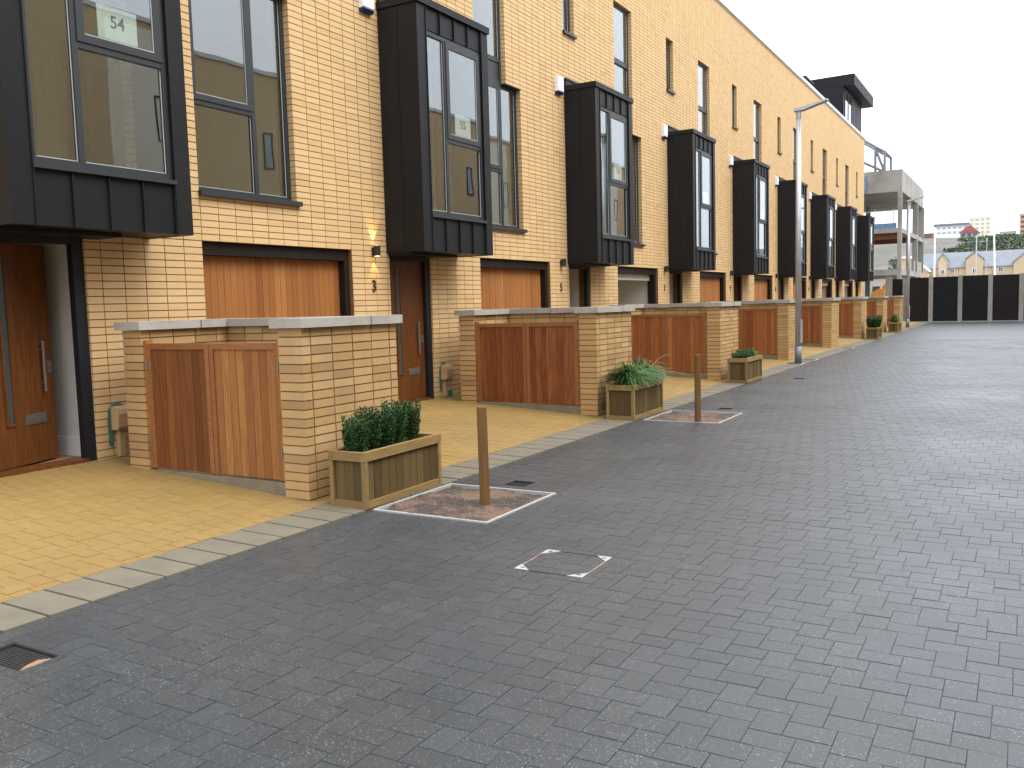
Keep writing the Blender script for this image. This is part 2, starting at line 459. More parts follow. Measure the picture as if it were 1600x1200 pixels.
def add_paver(mb, r, zf, g=0.0012, ch=0.0022, dep=0.007, dz=0.0, tilt=True):
    gx, cx_ = g * 0.4, ch * 0.6
    x0, x1, y0, y1 = r[0] + gx, r[1] - gx, r[2] + g, r[3] - g
    if x1 - x0 < 0.015 or y1 - y0 < 0.015: return
    tx, ty = (random.uniform(-1, 1) * 0.007, random.uniform(-1, 1) * 0.007) if tilt else (0, 0)
    n = len(mb.v)
    for (a, b) in ((x0, y0), (x1, y0), (x1, y1), (x0, y1)): mb.v.append((a, b, zf(a) - dep))
    for (a, b) in ((x0 + cx_, y0 + ch), (x1 - cx_, y0 + ch), (x1 - cx_, y1 - ch), (x0 + cx_, y1 - ch)): mb.v.append((a, b, zf(a) + dz + tx * (a - x0 - (x1 - x0) / 2) + ty * (b - y0 - (y1 - y0) / 2)))
    mb.f += [(n + 4, n + 5, n + 6, n + 7), (n, n + 1, n + 5, n + 4), (n + 1, n + 2, n + 6, n + 5), (n + 2, n + 3, n + 7, n + 6), (n + 3, n, n + 4, n + 7)]

def pave(parent, region, zf, holes, mat, rot, tilt_amp):
    blocks = []
    for r, full, k in herringbone(*region):
        pieces = [r]
        for h in holes:
            pieces = [q for p in pieces for q in rect_minus(p, h)]
        if len(pieces) == 1 and pieces[0] == r: blocks.append((r, full, k))
        else: blocks += [(p, False, k) for p in pieces]
    cand = []
    for i, (r, full, k) in enumerate(blocks):
        cx, cy = (r[0] + r[1]) / 2, (r[2] + r[3]) / 2
        if full and in_frame((cx, cy, zf(cx)), -6):
            cand.append((cx * cx + cy * cy, i))
    cand.sort()
    single = {i for _, i in cand[:300]}
    protos = []
    for (lx, ly) in ((PL, PW), (PW, PL)):
        b = MB(); add_paver(b, (-lx / 2, lx / 2, -ly / 2, ly / 2), lambda x: 0.0, tilt=False); protos.append(b.mesh('paver'))
    rest = MB()
    for i, (r, full, k) in enumerate(blocks):
        dz = random.uniform(-1, 1) * 0.0012
        cx, cy = (r[0] + r[1]) / 2, (r[2] + r[3]) / 2
        if i in single:
            obj('paver', protos[k], mat, parent, (cx, cy, zf(cx) + dz), (random.uniform(-1, 1) * tilt_amp, rot + random.uniform(-1, 1) * tilt_amp, random.uniform(-1, 1) * 0.004))
        else:
            add_paver(rest, r, zf, dz=dz)
    obj('far_pavers', rest, mat, parent, kind='stuff')

# road: joint bed below, blocks above, plain surface far off where blocks can no longer be told apart
YF = 34.0
road = MB()
ys = sorted({-30.0, YF} | {h[2] for h in HOLES} | {h[3] for h in HOLES})
for a, b in zip(ys, ys[1:]):
    segs = [(KX1, 8.28)]
    for h in HOLES:
        if h[2] < b and h[3] > a:
            segs = [q[:2] for s in segs for q in rect_minus((s[0], s[1], a, b), (h[0], h[1], a, b))]
    for s in segs:
        road.poly([(s[0], a, -0.0026), (s[1], a, -0.0026), (s[1], b, -0.0026), (s[0], b, -0.0026)])
road = obj('road', road, M['paver_joint'], kind='structure')
pave(road, (KX1, 1.4, 0.9, YF), lambda x: 0.0, HOLES, M['paver'], 0.0, 0.007)
far = MB()
far.poly([(KX1, YF, 0), (8.28, YF, 0), (8.28, 54.6, 0), (KX1, 54.6, 0)])
far.poly([(1.4, -30, 0), (8.28, -30, 0), (8.28, YF, 0), (1.4, YF, 0)])
# the same block pattern, flat, where it is too far or outside the picture
m, t, b = nodes_of('charcoal_paving_far')
tc = N(t, 'ShaderNodeNewGeometry')
bt = N(t, 'ShaderNodeTexBrick'); bt.inputs['Scale'].default_value = 1
bt.inputs['Brick Width'].default_value = PL; bt.inputs['Row Height'].default_value = PW; bt.inputs['Mortar Size'].default_value = 0.003
bt.inputs['Color1'].default_value = (0.037, 0.042, 0.046, 1); bt.inputs['Color2'].default_value = (0.042, 0.047, 0.051, 1); bt.inputs['Mortar'].default_value = (0.034, 0.0365, 0.038, 1)
t.links.new(tc.outputs['Position'], bt.inputs['Vector'])
t.links.new(bt.outputs[0], b.inputs['Base Color']); b.inputs['Roughness'].default_value = 0.40
obj('far_paving', far, m, road, kind='stuff')

drive = MB()
drive.poly([(FX - 0.35, -4, drive_z(FX - 0.35) - 0.0055), (KX0, -4, drive_z(KX0) - 0.0055), (KX0, 18, drive_z(KX0) - 0.0055), (FX - 0.35, 18, drive_z(FX - 0.35) - 0.0055)])
drive = obj('driveway', drive, M['yellow_joint'], kind='structure')
pave(drive, (FX - 0.02, KX0, 2.0, 18.0), drive_z, [], M['yellow'], -math.atan(SL), 0.003)
obj('far_pavers', MB().poly([(FX - 0.35, 18, drive_z(FX - 0.35)), (KX0, 18, drive_z(KX0)), (KX0, 54.5, drive_z(KX0)), (FX - 0.35, 54.5, drive_z(FX - 0.35))]), M['yellow'], drive, kind='stuff')

kerb = obj('kerb', MB().poly([(KX0, -4, -0.018), (KX1, -4, -0.018), (KX1, 54.5, -0.018), (KX0, 54.5, -0.018)]), M['paver_joint'], kind='structure')
def kerb_slab():
    b = MB(); W2 = (KX1 - KX0) / 2; hy = 0.125; c = 0.009
    n = 0
    lo = [(-W2, -hy + .006), (W2, -hy + .006), (W2, hy - .006), (-W2, hy - .006)]
    hi = [(-W2 + .003, -hy + c), (W2 - .003, -hy + c), (W2 - .003, hy - c), (-W2 + .003, hy - c)]
    b.v += [(x, y, -0.035) for x, y in lo] + [(x, y, 0.0) for x, y in hi]
    b.f += [(4, 5, 6, 7), (0, 1, 5, 4), (1, 2, 6, 5), (2, 3, 7, 6), (3, 0, 4, 7)]
    return b
ks = kerb_slab().mesh('kerb_stone')
y = 0.362
while y < 54.3:
    obj('kerb_stone', ks, M['kerb'], kerb, ((KX0 + KX1) / 2, y, 0.013 + random.uniform(-1, 1) * 0.0015), (random.uniform(-1, 1) * .006, 0.018, random.uniform(-1, 1) * .004))
    y += 0.25

#@@HOUSES
# ------------------------------------------------------------------ the terrace
P = 5.74                 # one house
BL = P / 23.0            # brick module
CO = 0.075               # course
Z0 = 0.14
ROWS = 133
ROOF = Z0 + ROWS * CO
def course(k): return Z0 + k * CO
HEAD = course(30)        # 2.39
OPEN = [('door', 0.06, 1.08, -1.0, HEAD), ('bay', 0.14, 1.68, 2.60, 5.50), ('garage', 10 * BL, 20 * BL, -1.0, HEAD),
        ('lower', 10 * BL, 16 * BL, course(37), course(70)), ('upper', 10 * BL, 14 * BL, course(70), course(106)),
        ('slit', 0.0, 2 * BL, course(89), course(106))]

def mortar_mesh(n0, n1, opens, rec=0.007, thick=0.28):
    b = MB()
    e = 0.007
    ops = [(a - e if a > n0 * BL + 0.01 else a, c + e, d - e, f + e) for _, a, c, d, f in opens]
    ysn = sorted({n0 * BL, n1 * BL} | {v for o in ops for v in o[:2] if n0 * BL < v < n1 * BL})
    zsn = sorted({-0.2, ROOF} | {v for o in ops for v in o[2:] if -0.2 < v < ROOF})
    def solid(i, j):
        if i < 0 or j < 0 or i >= len(ysn) - 1 or j >= len(zsn) - 1: return False
        cy, cz = (ysn[i] + ysn[i + 1]) / 2, (zsn[j] + zsn[j + 1]) / 2
        return not any(o[0] < cy < o[1] and o[2] < cz < o[3] for o in ops)
    for i in range(len(ysn) - 1):
        for j in range(len(zsn) - 1):
            if not solid(i, j): continue
            y0, y1, z0, z1 = ysn[i], ysn[i + 1], zsn[j], zsn[j + 1]
            a, c = -thick, -rec
            b.poly([(c, y0, z0), (c, y1, z0), (c, y1, z1), (c, y0, z1)])
            b.poly([(a, y0, z0), (a, y0, z1), (a, y1, z1), (a, y1, z0)])
            if not solid(i - 1, j): b.poly([(a, y0, z0), (c, y0, z0), (c, y0, z1), (a, y0, z1)])
            if not solid(i + 1, j): b.poly([(a, y1, z0), (a, y1, z1), (c, y1, z1), (c, y1, z0)])
            if not solid(i, j - 1): b.poly([(a, y0, z0), (a, y1, z0), (c, y1, z0), (c, y0, z0)])
            if not solid(i, j + 1): b.poly([(a, y0, z1), (c, y0, z1), (c, y1, z1), (a, y1, z1)])
    return b

def facade_bricks(n0, n1, opens):
    out = []
    gy, gz = 0.0050, 0.0050
    for k in range(ROWS):
        z0, z1 = course(k), course(k + 1)
        zc = (z0 + z1) / 2
        cuts = sorted((a, c) for _, a, c, d, f in opens if d < zc < f)
        for n in range(n0, n1):
            segs = [(n * BL, (n + 1) * BL)]
            for a, c in cuts:
                ns = []
                for s in segs:
                    if c <= s[0] + 1e-6 or a >= s[1] - 1e-6: ns.append(s); continue
                    if a > s[0] + 0.02: ns.append((s[0], a + gy))
                    if c < s[1] - 0.02: ns.append((c - gy, s[1]))
                segs = ns
            for s in segs:
                out.append((s[0] + gy, s[1] - gy, z0 + gz, z1 - gz))
    return out
UNIT_BRICK = MB().box(-0.5, 0.5, -0.5, 0.5, -0.5, 0.5).mesh('brick')

def build_wall(house, y_world, n0, n1, opens, single, key):
    wall = obj('wall', cached('mortar' + key, lambda: mortar_mesh(n0, n1, opens)), M['mortar'], house)
    br = facade_bricks(n0, n1, opens)
    pick = set()
    if single:
        def hidden(y0, y1, z0, z1):
            return y0 > -0.05 and y1 < 1.87 and z0 > 2.36 and z1 < 5.7
        c = []
        for i, (a, b_, d, e) in enumerate(br):
            if hidden(a, b_, d, e): continue
            p = project((FX, y_world + (a + b_) / 2, (d + e) / 2))
            if 5 < p[0] < 1595 and 5 < p[1] < 1195:
                c.append((-(b_ - a) / p[2] ** 2, i))
        c.sort(); pick = {i for _, i in c[:300]}
    rest = MB()
    for i, (a, b_, d, e) in enumerate(br):
        dx = random.uniform(-1, 1) * 0.0014
        if i in pick:
            o = obj('brick', UNIT_BRICK, M['brick'], wall, (-0.051 + dx, (a + b_) / 2, (d + e) / 2), (0, 0, 0))
            o.scale = (0.102, b_ - a, e - d)
        else:
            rest.box(-0.102 + dx, dx, a, b_, d, e)
    obj('more_bricks', rest, M['brick'], wall, kind='stuff')
    return wall

def frame_rect(b, x0, x1, y0, y1, z0, z1, wl, wr, wb, wt):
    b.box(x0, x1, y0, y0 + wl, z0, z1); b.box(x0, x1, y1 - wr, y1, z0, z1)
    b.box(x0, x1, y0 + wl, y1 - wr, z0, z0 + wb); b.box(x0, x1, y0 + wl, y1 - wr, z1 - wt, z1)

def pane(parent, x, y0, y1, z0, z1, key):
    obj('pane', cached(key, lambda: MB().box(x - 0.006, x, y0, y1, z0, z1)), M['glass'], parent)
    def bead():
        b = MB(); frame_rect(b, x, x + 0.006, y0, y1, z0, z1, 0.003, 0.008, 0.010, 0.003); return b
    obj('bead', cached('bead' + key, bead), M['bead'], parent)

# ---- bay window: a zinc box with standing seams above and below a three-light window
def bay_shell():
    b = MB()
    b.box(0.004, 0.60, 0.0, 0.10, 2.37, 5.69)
    b.box(0.004, 0.60, 1.72, 1.82, 2.37, 5.69)
    b.box(0.60, 0.66, 0.0, 0.212, 2.37, 5.69)
    b.box(0.60, 0.66, 1.628, 1.82, 2.37, 5.69)
    b.box(0.004, 0.60, 0.10, 1.72, 2.375, 2.56)
    b.box(0.004, 0.60, 0.10, 1.72, 5.45, 5.688)
    b.box(0.60, 0.625, 0.212, 1.628, 2.372, 2.86)
    b.box(0.60, 0.625, 0.212, 1.628, 5.39, 5.688)
    b.box(0.655, 0.672, 0.198, 0.212, 2.37, 5.69)          # corner seams
    b.box(0.655, 0.672, 1.628, 1.642, 2.37, 5.69)
    b.box(0.325, 0.331, -0.006, 0.001, 2.39, 5.69)         # seam on each side face
    b.box(0.325, 0.331, 1.819, 1.826, 2.39, 5.69)
    b.box(0.02, 0.40, 0.02, 1.20, 2.335, 2.37)             # dropped soffit over the door
    return b
def bay_cap():
    b = MB()
    b.box(0.004, 0.69, -0.025, 1.845, 5.69, 5.785)
    b.box(0.0, 0.05, -0.01, 1.83, 5.785, 5.93)             # upstand flashing against the brick
    b.box(0.03, 0.065, -0.02, 1.84, 5.90, 5.935)
    return b
def bay_panel(y0, y1, z0, z1):
    def f():
        b = MB()
        b.box(0.625, 0.641, y0 + 0.003, y1 - 0.003, z0, z1)
        b.box(0.641, 0.666, y1 - 0.012, y1 - 0.001, z0, z1)
        return b
    return f
SEAM_B = [0.213, 0.562, 0.918, 1.272, 1.627]
def bay_frame():
    b = MB(); x0, x1 = 0.575, 0.632
    frame_rect(b, x0, x1, 0.2125, 1.6275, 2.885, 5.375, 0.045, 0.05, 0.06, 0.055)
    b.box(x0, x1, 0.655, 0.715, 2.945, 5.32)
    b.box(x0, x1, 0.715, 1.5775, 3.93, 4.00)
    # opening casement, top right
    frame_rect(b, x1 - 0.02, x1 + 0.012, 0.705, 1.59, 3.985, 5.33, 0.075, 0.085, 0.07, 0.085)
    return b
def bay_sill():
    b = MB(); b.box(0.60, 0.685, 0.20, 1.64, 2.845, 2.885); return b
def room_mesh():
    b = MB()
    # bedroom and living room seen through the glass: back wall, floors, party walls, a rear partition
    y0, y1 = -3 * BL + 0.05, 20 * BL - 0.05
    for z in (2.50, 5.52, 8.45):
        b.box(-5.2, -0.285, y0, y1, z - 0.12, z)
    b.box(-5.3, -5.2, y0, y1, 2.40, 8.45)
    b.box(-5.2, -0.285, y0 - 0.04, y0, 2.40, 8.45)
    b.box(-5.2, -0.285, y1, y1 + 0.04, 2.40, 8.45)
    b.box(-3.4, -3.3, 2.1, 3.2, 2.5, 5.4)
    return b
def hall_mesh():
    b = MB()
    b.box(-3.6, -0.283, 1.10, 1.16, 0.0, 2.45)
    b.box(-3.6, -0.283, -0.10, -0.02, 0.0, 2.45)
    b.box(-3.7, -3.6, -0.1, 1.16, 0.0, 2.45)
    b.box(-3.6, -0.283, -0.02, 1.10, 2.33, 2.38)
    return b
def garage_mesh():
    b = MB(); y0, y1 = 10 * BL, 20 * BL
    b.box(-5.0, -0.283, y0 - 0.08, y0 - 0.02, 0.0, 2.40)
    b.box(-5.0, -0.283, y1 + 0.02, y1 + 0.08, 0.0, 2.40)
    b.box(-5.08, -5.0, y0 - 0.08, y1 + 0.08, 0.0, 2.40)
    b.box(-5.0, -0.283, y0 - 0.02, y1 + 0.02, 2.36, 2.385)
    return b

def win_lower(y0, y1, z0, z1):
    def f():
        b = MB(); x0, x1 = -0.15, -0.085
        frame_rect(b, x0, x1, y0, y1, z0, z1, 0.05, 0.05, 0.055, 0.05)
        mz = y0 + 0.94
        b.box(x0, x1, mz - 0.03, mz + 0.03, z0 + 0.055, z1 - 0.05)
        b.box(x0, x1, y0 + 0.05, mz - 0.03, 3.885, 3.945)
        frame_rect(b, x1 - 0.02, x1 + 0.012, y0 + 0.035, mz - 0.015, 3.935, z1 - 0.035, 0.065, 0.075, 0.065, 0.07)
        return b
    return f

def house(idx, y0, door, gar, number, label, single=False, n1=20, sign=None):
    h = thing('terraced_house', label, 'house', (FX, y0, 0), group='houses of the terrace')
    short = n1 < 20
    opens = [o for o in OPEN if not (short and o[0] in ('garage', 'lower', 'upper'))]
    key = '_s' if short else '_f'
    build_wall(h, y0, -3, n1, opens, single, key)
    rf = MB()
    rf.box(-9.0, -0.283, -3 * BL, n1 * BL, ROOF - 0.35, ROOF - 0.15)
    obj('roof', cached('roof' + key, lambda: rf), M['metal'], h)
    if not short:
        rear = MB(); rear.box(-9.0, -8.8, -3 * BL, n1 * BL, 0, ROOF - 0.35); obj('rear_wall', cached('rear', lambda: rear), M['cream'], h)
        obj('room', cached('room', room_mesh), M['cream'], h)
    else:
        gable = MB(); gable.box(-9.0, -0.29, n1 * BL - 0.1, n1 * BL, 0, ROOF); obj('gable_wall', gable, M['brick'], h)
    cop = MB(); cop.box(-0.30, 0.055, -3 * BL, n1 * BL + (0.05 if short else 0), ROOF + 0.012, ROOF + 0.14); cop.box(-0.2, 0.02, -3 * BL, n1 * BL, ROOF - 0.02, ROOF + 0.012)
    obj('parapet_coping', cached('cop' + key, lambda: cop), M['parapet'], h)
    # bay
    bay = obj('bay_window', cached('bay', bay_shell), M['metal'], h)
    obj('cap', cached('baycap', bay_cap), M['metal'], bay)
    for i in range(4):
        obj('cladding_panel', cached('pb%d' % i, bay_panel(SEAM_B[i], SEAM_B[i + 1], 2.372, 2.845)), M['metal'], bay)
        obj('cladding_panel', cached('pt%d' % i, bay_panel(SEAM_B[i], SEAM_B[i + 1], 5.385, 5.689)), M['metal'], bay)
    obj('window_frame', cached('bayframe', bay_frame), M['frame'], bay)
    obj('sill', cached('baysill', bay_sill), M['frame'], bay)
    pane(bay, 0.606, 0.2575, 0.655, 2.945, 5.32, 'bp0')
    pane(bay, 0.606, 0.715, 1.5775, 2.945, 3.93, 'bp1')
    pane(bay, 0.628, 0.78, 1.505, 4.055, 5.245, 'bp2')
    # windows in the brick
    if not short:
        a, c = 10 * BL, 16 * BL
        z0, z1 = course(37), course(70)
        wn = obj('window', cached('wl', win_lower(a, c, z0 + 0.02, z1)), M['frame'], h)
        mz = a + 0.94
        pane(wn, -0.115, mz + 0.03, c - 0.05, z0 + 0.075, z1 - 0.05, 'wl0')
        pane(wn, -0.115, a + 0.05, mz - 0.03, z0 + 0.075, 3.885, 'wl1')
        pane(wn, -0.09, a + 0.10, mz - 0.09, 4.0, z1 - 0.105, 'wl2')
        obj('sill', cached('wls', lambda: MB().box(-0.15, 0.055, a - 0.015, c + 0.05, z0 - 0.035, z0 + 0.02)), M['frame'], wn)
        u1 = 14 * BL; zt = course(106); zb = z1
        def wu():
            b = MB(); x0, x1 = -0.15, -0.085
            frame_rect(b, x0, x1, a, u1, zb, zt, 0.045, 0.06, 0.055, 0.06)
            b.box(x0, x1, a + 0.045, u1 - 0.06, 5.735, 5.81)
            b.box(x0 + 0.01, x1 - 0.015, a + 0.045, u1 - 0.06, zb + 0.055, 5.735)      # spandrel panel
            b.box(x0, x1 + 0.012, a + 0.03, u1 - 0.05, 6.83, 6.94)
            return b
        wv = obj('window', cached('wu', wu), M['frame'], h)
        pane(wv, -0.11, a + 0.045, u1 - 0.06, 5.81, 6.83, 'wu0')
        pane(wv, -0.10, a + 0.045, u1 - 0.06, 6.94, zt - 0.06, 'wu1')
        obj('lintel', cached('wll', lambda: MB().box(-0.14, 0.012, 14 * BL - 0.02, c + 0.02, z1 - 0.012, z1 + 0.003)), M['frame'], wn)
    s0, s1, sz0, sz1 = 0.0, 2 * BL, course(89), course(106)
    def ws():
        b = MB(); frame_rect(b, -0.15, -0.085, s0, s1, sz0 + 0.02, sz1, 0.05, 0.06, 0.055, 0.055); return b
    wv = obj('window', cached('ws', ws), M['frame'], h)
    pane(wv, -0.11, s0 + 0.05, s1 - 0.06, sz0 + 0.075, sz1 - 0.055, 'ws0')
    obj('sill', cached('wss', lambda: MB().box(-0.15, 0.05, s0 - 0.01, s1 + 0.04, sz0 - 0.03, sz0 + 0.02)), M['frame'], wv)
    # door
    def dfr():
        b = MB()
        b.box(-0.11, -0.03, 0.965, 1.08, 0.17, HEAD); b.box(-0.11, -0.03, 0.06, 0.115, 0.17, HEAD); b.box(-0.11, -0.03, 0.115, 0.965, 2.285, HEAD)
        return b
    df = obj('door_frame', cached('dfr', dfr), M['door_frame'], h)
    obj('threshold', cached('dth', lambda: MB().box(-0.19, -0.01, 0.10, 0.98, 0.15, 0.232)), M['oak_door'], df)
    obj('hall', cached('hall', hall_mesh), M['white'], h)
    obj('hall_floor', cached('hfl', lambda: MB().box(-3.6, -0.19, -0.02, 1.10, 0.1, 0.215)), M['floor_wood'], h)
    obj('skirting', cached('hsk', lambda: MB().box(-3.6, -0.284, 1.08, 1.10, 0.215, 0.40)), M['alarm_white'], h)
    leaf = obj('door', cached('leaf', lambda: MB().box(-0.0225, 0.0225, 0.0, 0.845, 0.238, 2.283)), M['oak_door'], h, (-0.115, 0.115, 0), (0, 0, math.radians(door)))
    def dglass(): return MB().box(0.0215, 0.0245, 0.20, 0.275, 0.64, 2.12)
    def dtrim():
        b = MB(); frame_rect(b, 0.0225, 0.034, 0.175, 0.30, 0.615, 2.145, 0.025, 0.025, 0.025, 0.025); return b
    obj('glazing', cached('dgl', dglass), M['dark_glass'], leaf)
    obj('glazing_trim', cached('dgt', dtrim), M['oak_door'], leaf)
    def dh():
        b = MB(); b.tube((0.062, 0.675, 0.90), (0.062, 0.675, 1.38), 0.013, k=10); b.tube((0.02, 0.675, 0.98), (0.062, 0.675, 0.98), 0.009, k=8); b.tube((0.02, 0.675, 1.30), (0.062, 0.675, 1.30), 0.009, k=8); return b
    obj('handle', cached('dh', dh), M['steel'], leaf)
    obj('letter_plate', cached('dlp', lambda: MB().box(0.0225, 0.031, 0.42, 0.70, 0.60, 0.70).box(0.031, 0.035, 0.435, 0.685, 0.617, 0.68)), M['steel'], leaf)
    obj('lock', cached('dlk', lambda: MB().tube((0.02, 0.79, 1.14), (0.036, 0.79, 1.14), 0.024, k=12).box(0.0225, 0.028, 0.765, 0.815, 1.07, 1.18)), M['steel'], leaf)
    # garage
    if not short:
        g0, g1 = 10 * BL, 20 * BL
        def gfr():
            b = MB()
            b.box(-0.22, -0.06, g0, g1, 2.245, HEAD); b.box(-0.22, -0.06, g1 - 0.09, g1, 0.1, 2.245); b.box(-0.22, -0.06, g0, g0 + 0.03, 0.1, 2.245)
            return b
        gf = obj('garage_frame', cached('gfr', gfr), M['garage_frame'], h)
        if gar == 'shut':
            nb = 24; bw = (g1 - 0.09 - g0 - 0.03) / nb
            back = obj('garage_door', cached('gback', lambda: MB().box(-0.20, -0.185, g0 + 0.03, g1 - 0.09, 0.17, 2.245)), M['garage_frame'], h)
            bm_ = cached('gboard', lambda: MB().box(-0.185, -0.165, 0.0022, bw - 0.0022, 0.185, 2.243))
            if idx <= 56:
                for i in range(nb):
                    obj('board', bm_, M['garage'], back, (random.uniform(-1, 1) * 0.001, g0 + 0.03 + i * bw, 0))
            else:
                def gb():
                    b = MB()
                    for i in range(nb): b.box(-0.185, -0.165 + random.uniform(-1, 1) * 0.001, g0 + 0.03 + i * bw + 0.0022, g0 + 0.03 + (i + 1) * bw - 0.0022, 0.185, 2.243)
                    return b
                obj('boards', cached('gboards', gb), M['garage'], back, kind='stuff')
        else:
            obj('garage_interior', cached('garage', garage_mesh), M['white'], h)
            obj('raised_door', cached('graise', lambda: MB().box(-2.3, -0.23, g0 + 0.06, g1 - 0.1, 2.19, 2.235).box(-0.23, -0.19, g0 + 0.03, g1 - 0.09, 2.10, 2.24)), M['parapet'], h)
            obj('service_box', cached('gsb', lambda: MB().box(-4.99, -4.85, 3.1, 3.5, 1.5, 2.0).box(-4.99, -4.88, 4.2, 4.5, 0.5, 0.9)), M['alarm_white'], h)
        obj('garage_floor', cached('gfl', lambda: MB().box(-5.0, -0.03, g0, g1, 0.05, 0.196)), M['plinth'], h)
    if number:
        o = obj('house_number', text_mesh(number, 0.225, 0.006), M['bronze'], h, (0.008, -0.31, 1.905), (math.pi / 2, 0, math.pi / 2))
        o.scale = (0.85, 1, 1)
    if sign is not None:
        sg = thing('paper_sign', sign[1], 'sign', (FX + 0.616, y0 + 1.135, 4.222), group='paper signs in the bay windows')
        obj('sheet', cached('sheet', lambda: MB().box(0, 0.0012, -0.205, 0.205, -0.145, 0.145)), M['paper'], sg)
        if sign[0]:
            o = obj('digits', text_mesh(sign[0], 0.155, 0.0003), M['ink'], sg, (0.0018, 0.0, 0.01), (math.pi / 2, 0, math.pi / 2))
    return h

def wall_lamp(y0, lit, label):
    t_ = thing('wall_lamp', label, 'lamp', (FX, y0 - 0.29, 2.39), group='wall lamps beside the doors')
    c = MB(); c.tube((0.065, 0, -0.072), (0.065, 0, 0.072), 0.047, k=20); c.box(0.0, 0.05, -0.04, 0.04, -0.05, 0.05)
    o = obj('case', cached('lampcase', lambda: c), M['lamp_black'], t_)
    e = MB(); e.tube((0.065, 0, -0.0735), (0.065, 0, -0.0722), 0.036, k=16); e.tube((0.065, 0, 0.0722), (0.065, 0, 0.0735), 0.036, k=16)
    if lit:
        mm, tt, bb = nodes_of('lit_lens')
        bb.inputs['Base Color'].default_value = (1, 0.8, 0.4, 1); bb.inputs['Emission Color'].default_value = (1, 0.72, 0.28, 1); bb.inputs['Emission Strength'].default_value = 7
        obj('lens', e, mm, t_)
        for s in (1, -1):
            l = bpy.data.lights.new('lamp_beam', 'SPOT'); l.energy = 10 if s > 0 else 6; l.color = (1.0, 0.70, 0.22); l.spot_size = math.radians(58); l.spot_blend = 0.35; l.shadow_soft_size = 0.008
            q = bpy.data.objects.new('lamp_beam', l); COL.objects.link(q); q.parent = t_
            q.location = (0.045, 0, s * 0.078)
            q.rotation_euler = (math.pi if s > 0 else 0, 0, 0)
    else:
        obj('lens', e, M['alarm_white'], t_)
    return t_

def alarm_box(y0, label):
    t_ = thing('alarm_box', label, 'alarm box', (FX, y0 - 0.27, 5.73), group='alarm boxes on the brick')
    def case():
        b = MB(); b.prism([(0, -0.11), (0.06, -0.11), (0.075, -0.09), (0.075, 0.15), (0.06, 0.17), (0, 0.17)], 'y', -0.12, 0.12)
        return b
    obj('case', cached('alcase', case), M['alarm_white'], t_)
    obj('lens', cached('allens', lambda: MB().prism([(0, -0.155), (0.05, -0.155), (0.07, -0.12), (0.072, -0.11), (0, -0.11)], 'y', -0.118, 0.118)), M['alarm_blue'], t_)

def meter_box(y0, label, tap):
    t_ = thing('meter_box', label, 'meter box', (FX, y0 + 1.315, 0.205), group='meter boxes at the wall foot')
    def hood():
        b = MB(); pr = [(0.0, 0.27), (0.095, 0.27), (0.12, 0.30), (0.125, 0.43), (0.105, 0.475), (0.06, 0.495), (0.0, 0.50)]
        b.prism(pr, 'y', -0.08, 0.08); return b
    obj('hood', cached('mhood', hood), M['meter'], t_)
    obj('pipe_cover', cached('mpipe', lambda: MB().prism([(0, 0.0), (0.05, 0.0), (0.06, 0.28), (0, 0.28)], 'y', -0.03, 0.03)), M['meter'], t_)
    def seal():
        b = MB(); pts = []
        random.seed(3)
        b.prism([(-0.115, 0.12), (-0.07, 0.09), (-0.05, 0.25), (0.07, 0.26), (0.10, 0.38), (0.085, 0.49), (0.03, 0.535), (-0.06, 0.525), (-0.105, 0.47), (-0.12, 0.34)], 'x', 0.001, 0.008)
        return b
    obj('seal', cached('mseal', seal), M['meter_green'], t_)
    if tap: obj('tap_cover', cached('mtap', lambda: MB().box(0.0, 0.07, 0.06, 0.13, -0.01, 0.085)), M['green_box'], t_)

Y54 = 4.30
specs = [
    (54, 20, 'shut', None, 'nearest buff brick terraced house, its oak door ajar under the bay with sign 54', True, ('54', 'white paper sign reading 54 in the nearest bay window')),
    (55, 0, 'shut', '3', 'buff brick terraced house numbered 3, with shut oak door and sign 55 in its bay', True, ('55', 'white paper sign reading 55 in the second bay window')),
    (56, 82, 'open', '5', 'buff brick terraced house numbered 5, its garage open and bright inside', False, ('56', 'small paper sign reading 56 in the third bay window')),
    (57, 82, 'shut', '7', 'buff brick terraced house numbered 7, next beyond the open garage', False, ('', 'tiny pale sign in the fourth bay window')),
    (58, 82, 'shut', '9', 'buff brick terraced house with the fifth bay, left of the near street lamp', False, ('', 'tiny pale sign in the fifth bay window')),
    (59, 0, 'shut', '11', 'buff brick terraced house whose bay stands behind the near street lamp post', False, None),
    (60, 0, 'open', '13', 'buff brick terraced house with the seventh bay, just right of the near street lamp', False, None),
    (61, 0, 'open', None, 'buff brick terraced house with the eighth bay, last but one of the terrace', False, None),
    (62, 0, 'none', None, 'farthest buff brick house at the end of the terrace beside the concrete frame', False, None)]
for i, (idx, door, gar, num, lab, single, sign) in enumerate(specs):
    house(idx, Y54 + i * P, door, gar, num, lab, single, 20 if idx < 62 else 11, sign)
ordn = ['first', 'second', 'third', 'fourth', 'fifth', 'sixth', 'seventh', 'eighth', 'ninth']
for i in range(1, 9):
    wall_lamp(Y54 + i * P, i == 1, 'black up-and-down wall lamp, lit warm yellow, above the number 3' if i == 1 else 'small unlit black wall lamp left of the %s door from the camera' % ordn[i])
    alarm_box(Y54 + i * P, 'white alarm box with blue underside beside the top of the %s bay' % ordn[i])
for i in range(0, 3):
    meter_box(Y54 + i * P, ['sand meter box with green sealant beside the open oak door', 'sand meter box with a green cap right of the door numbered 3', 'sand meter box at the wall foot of the third house'][i], i == 1)

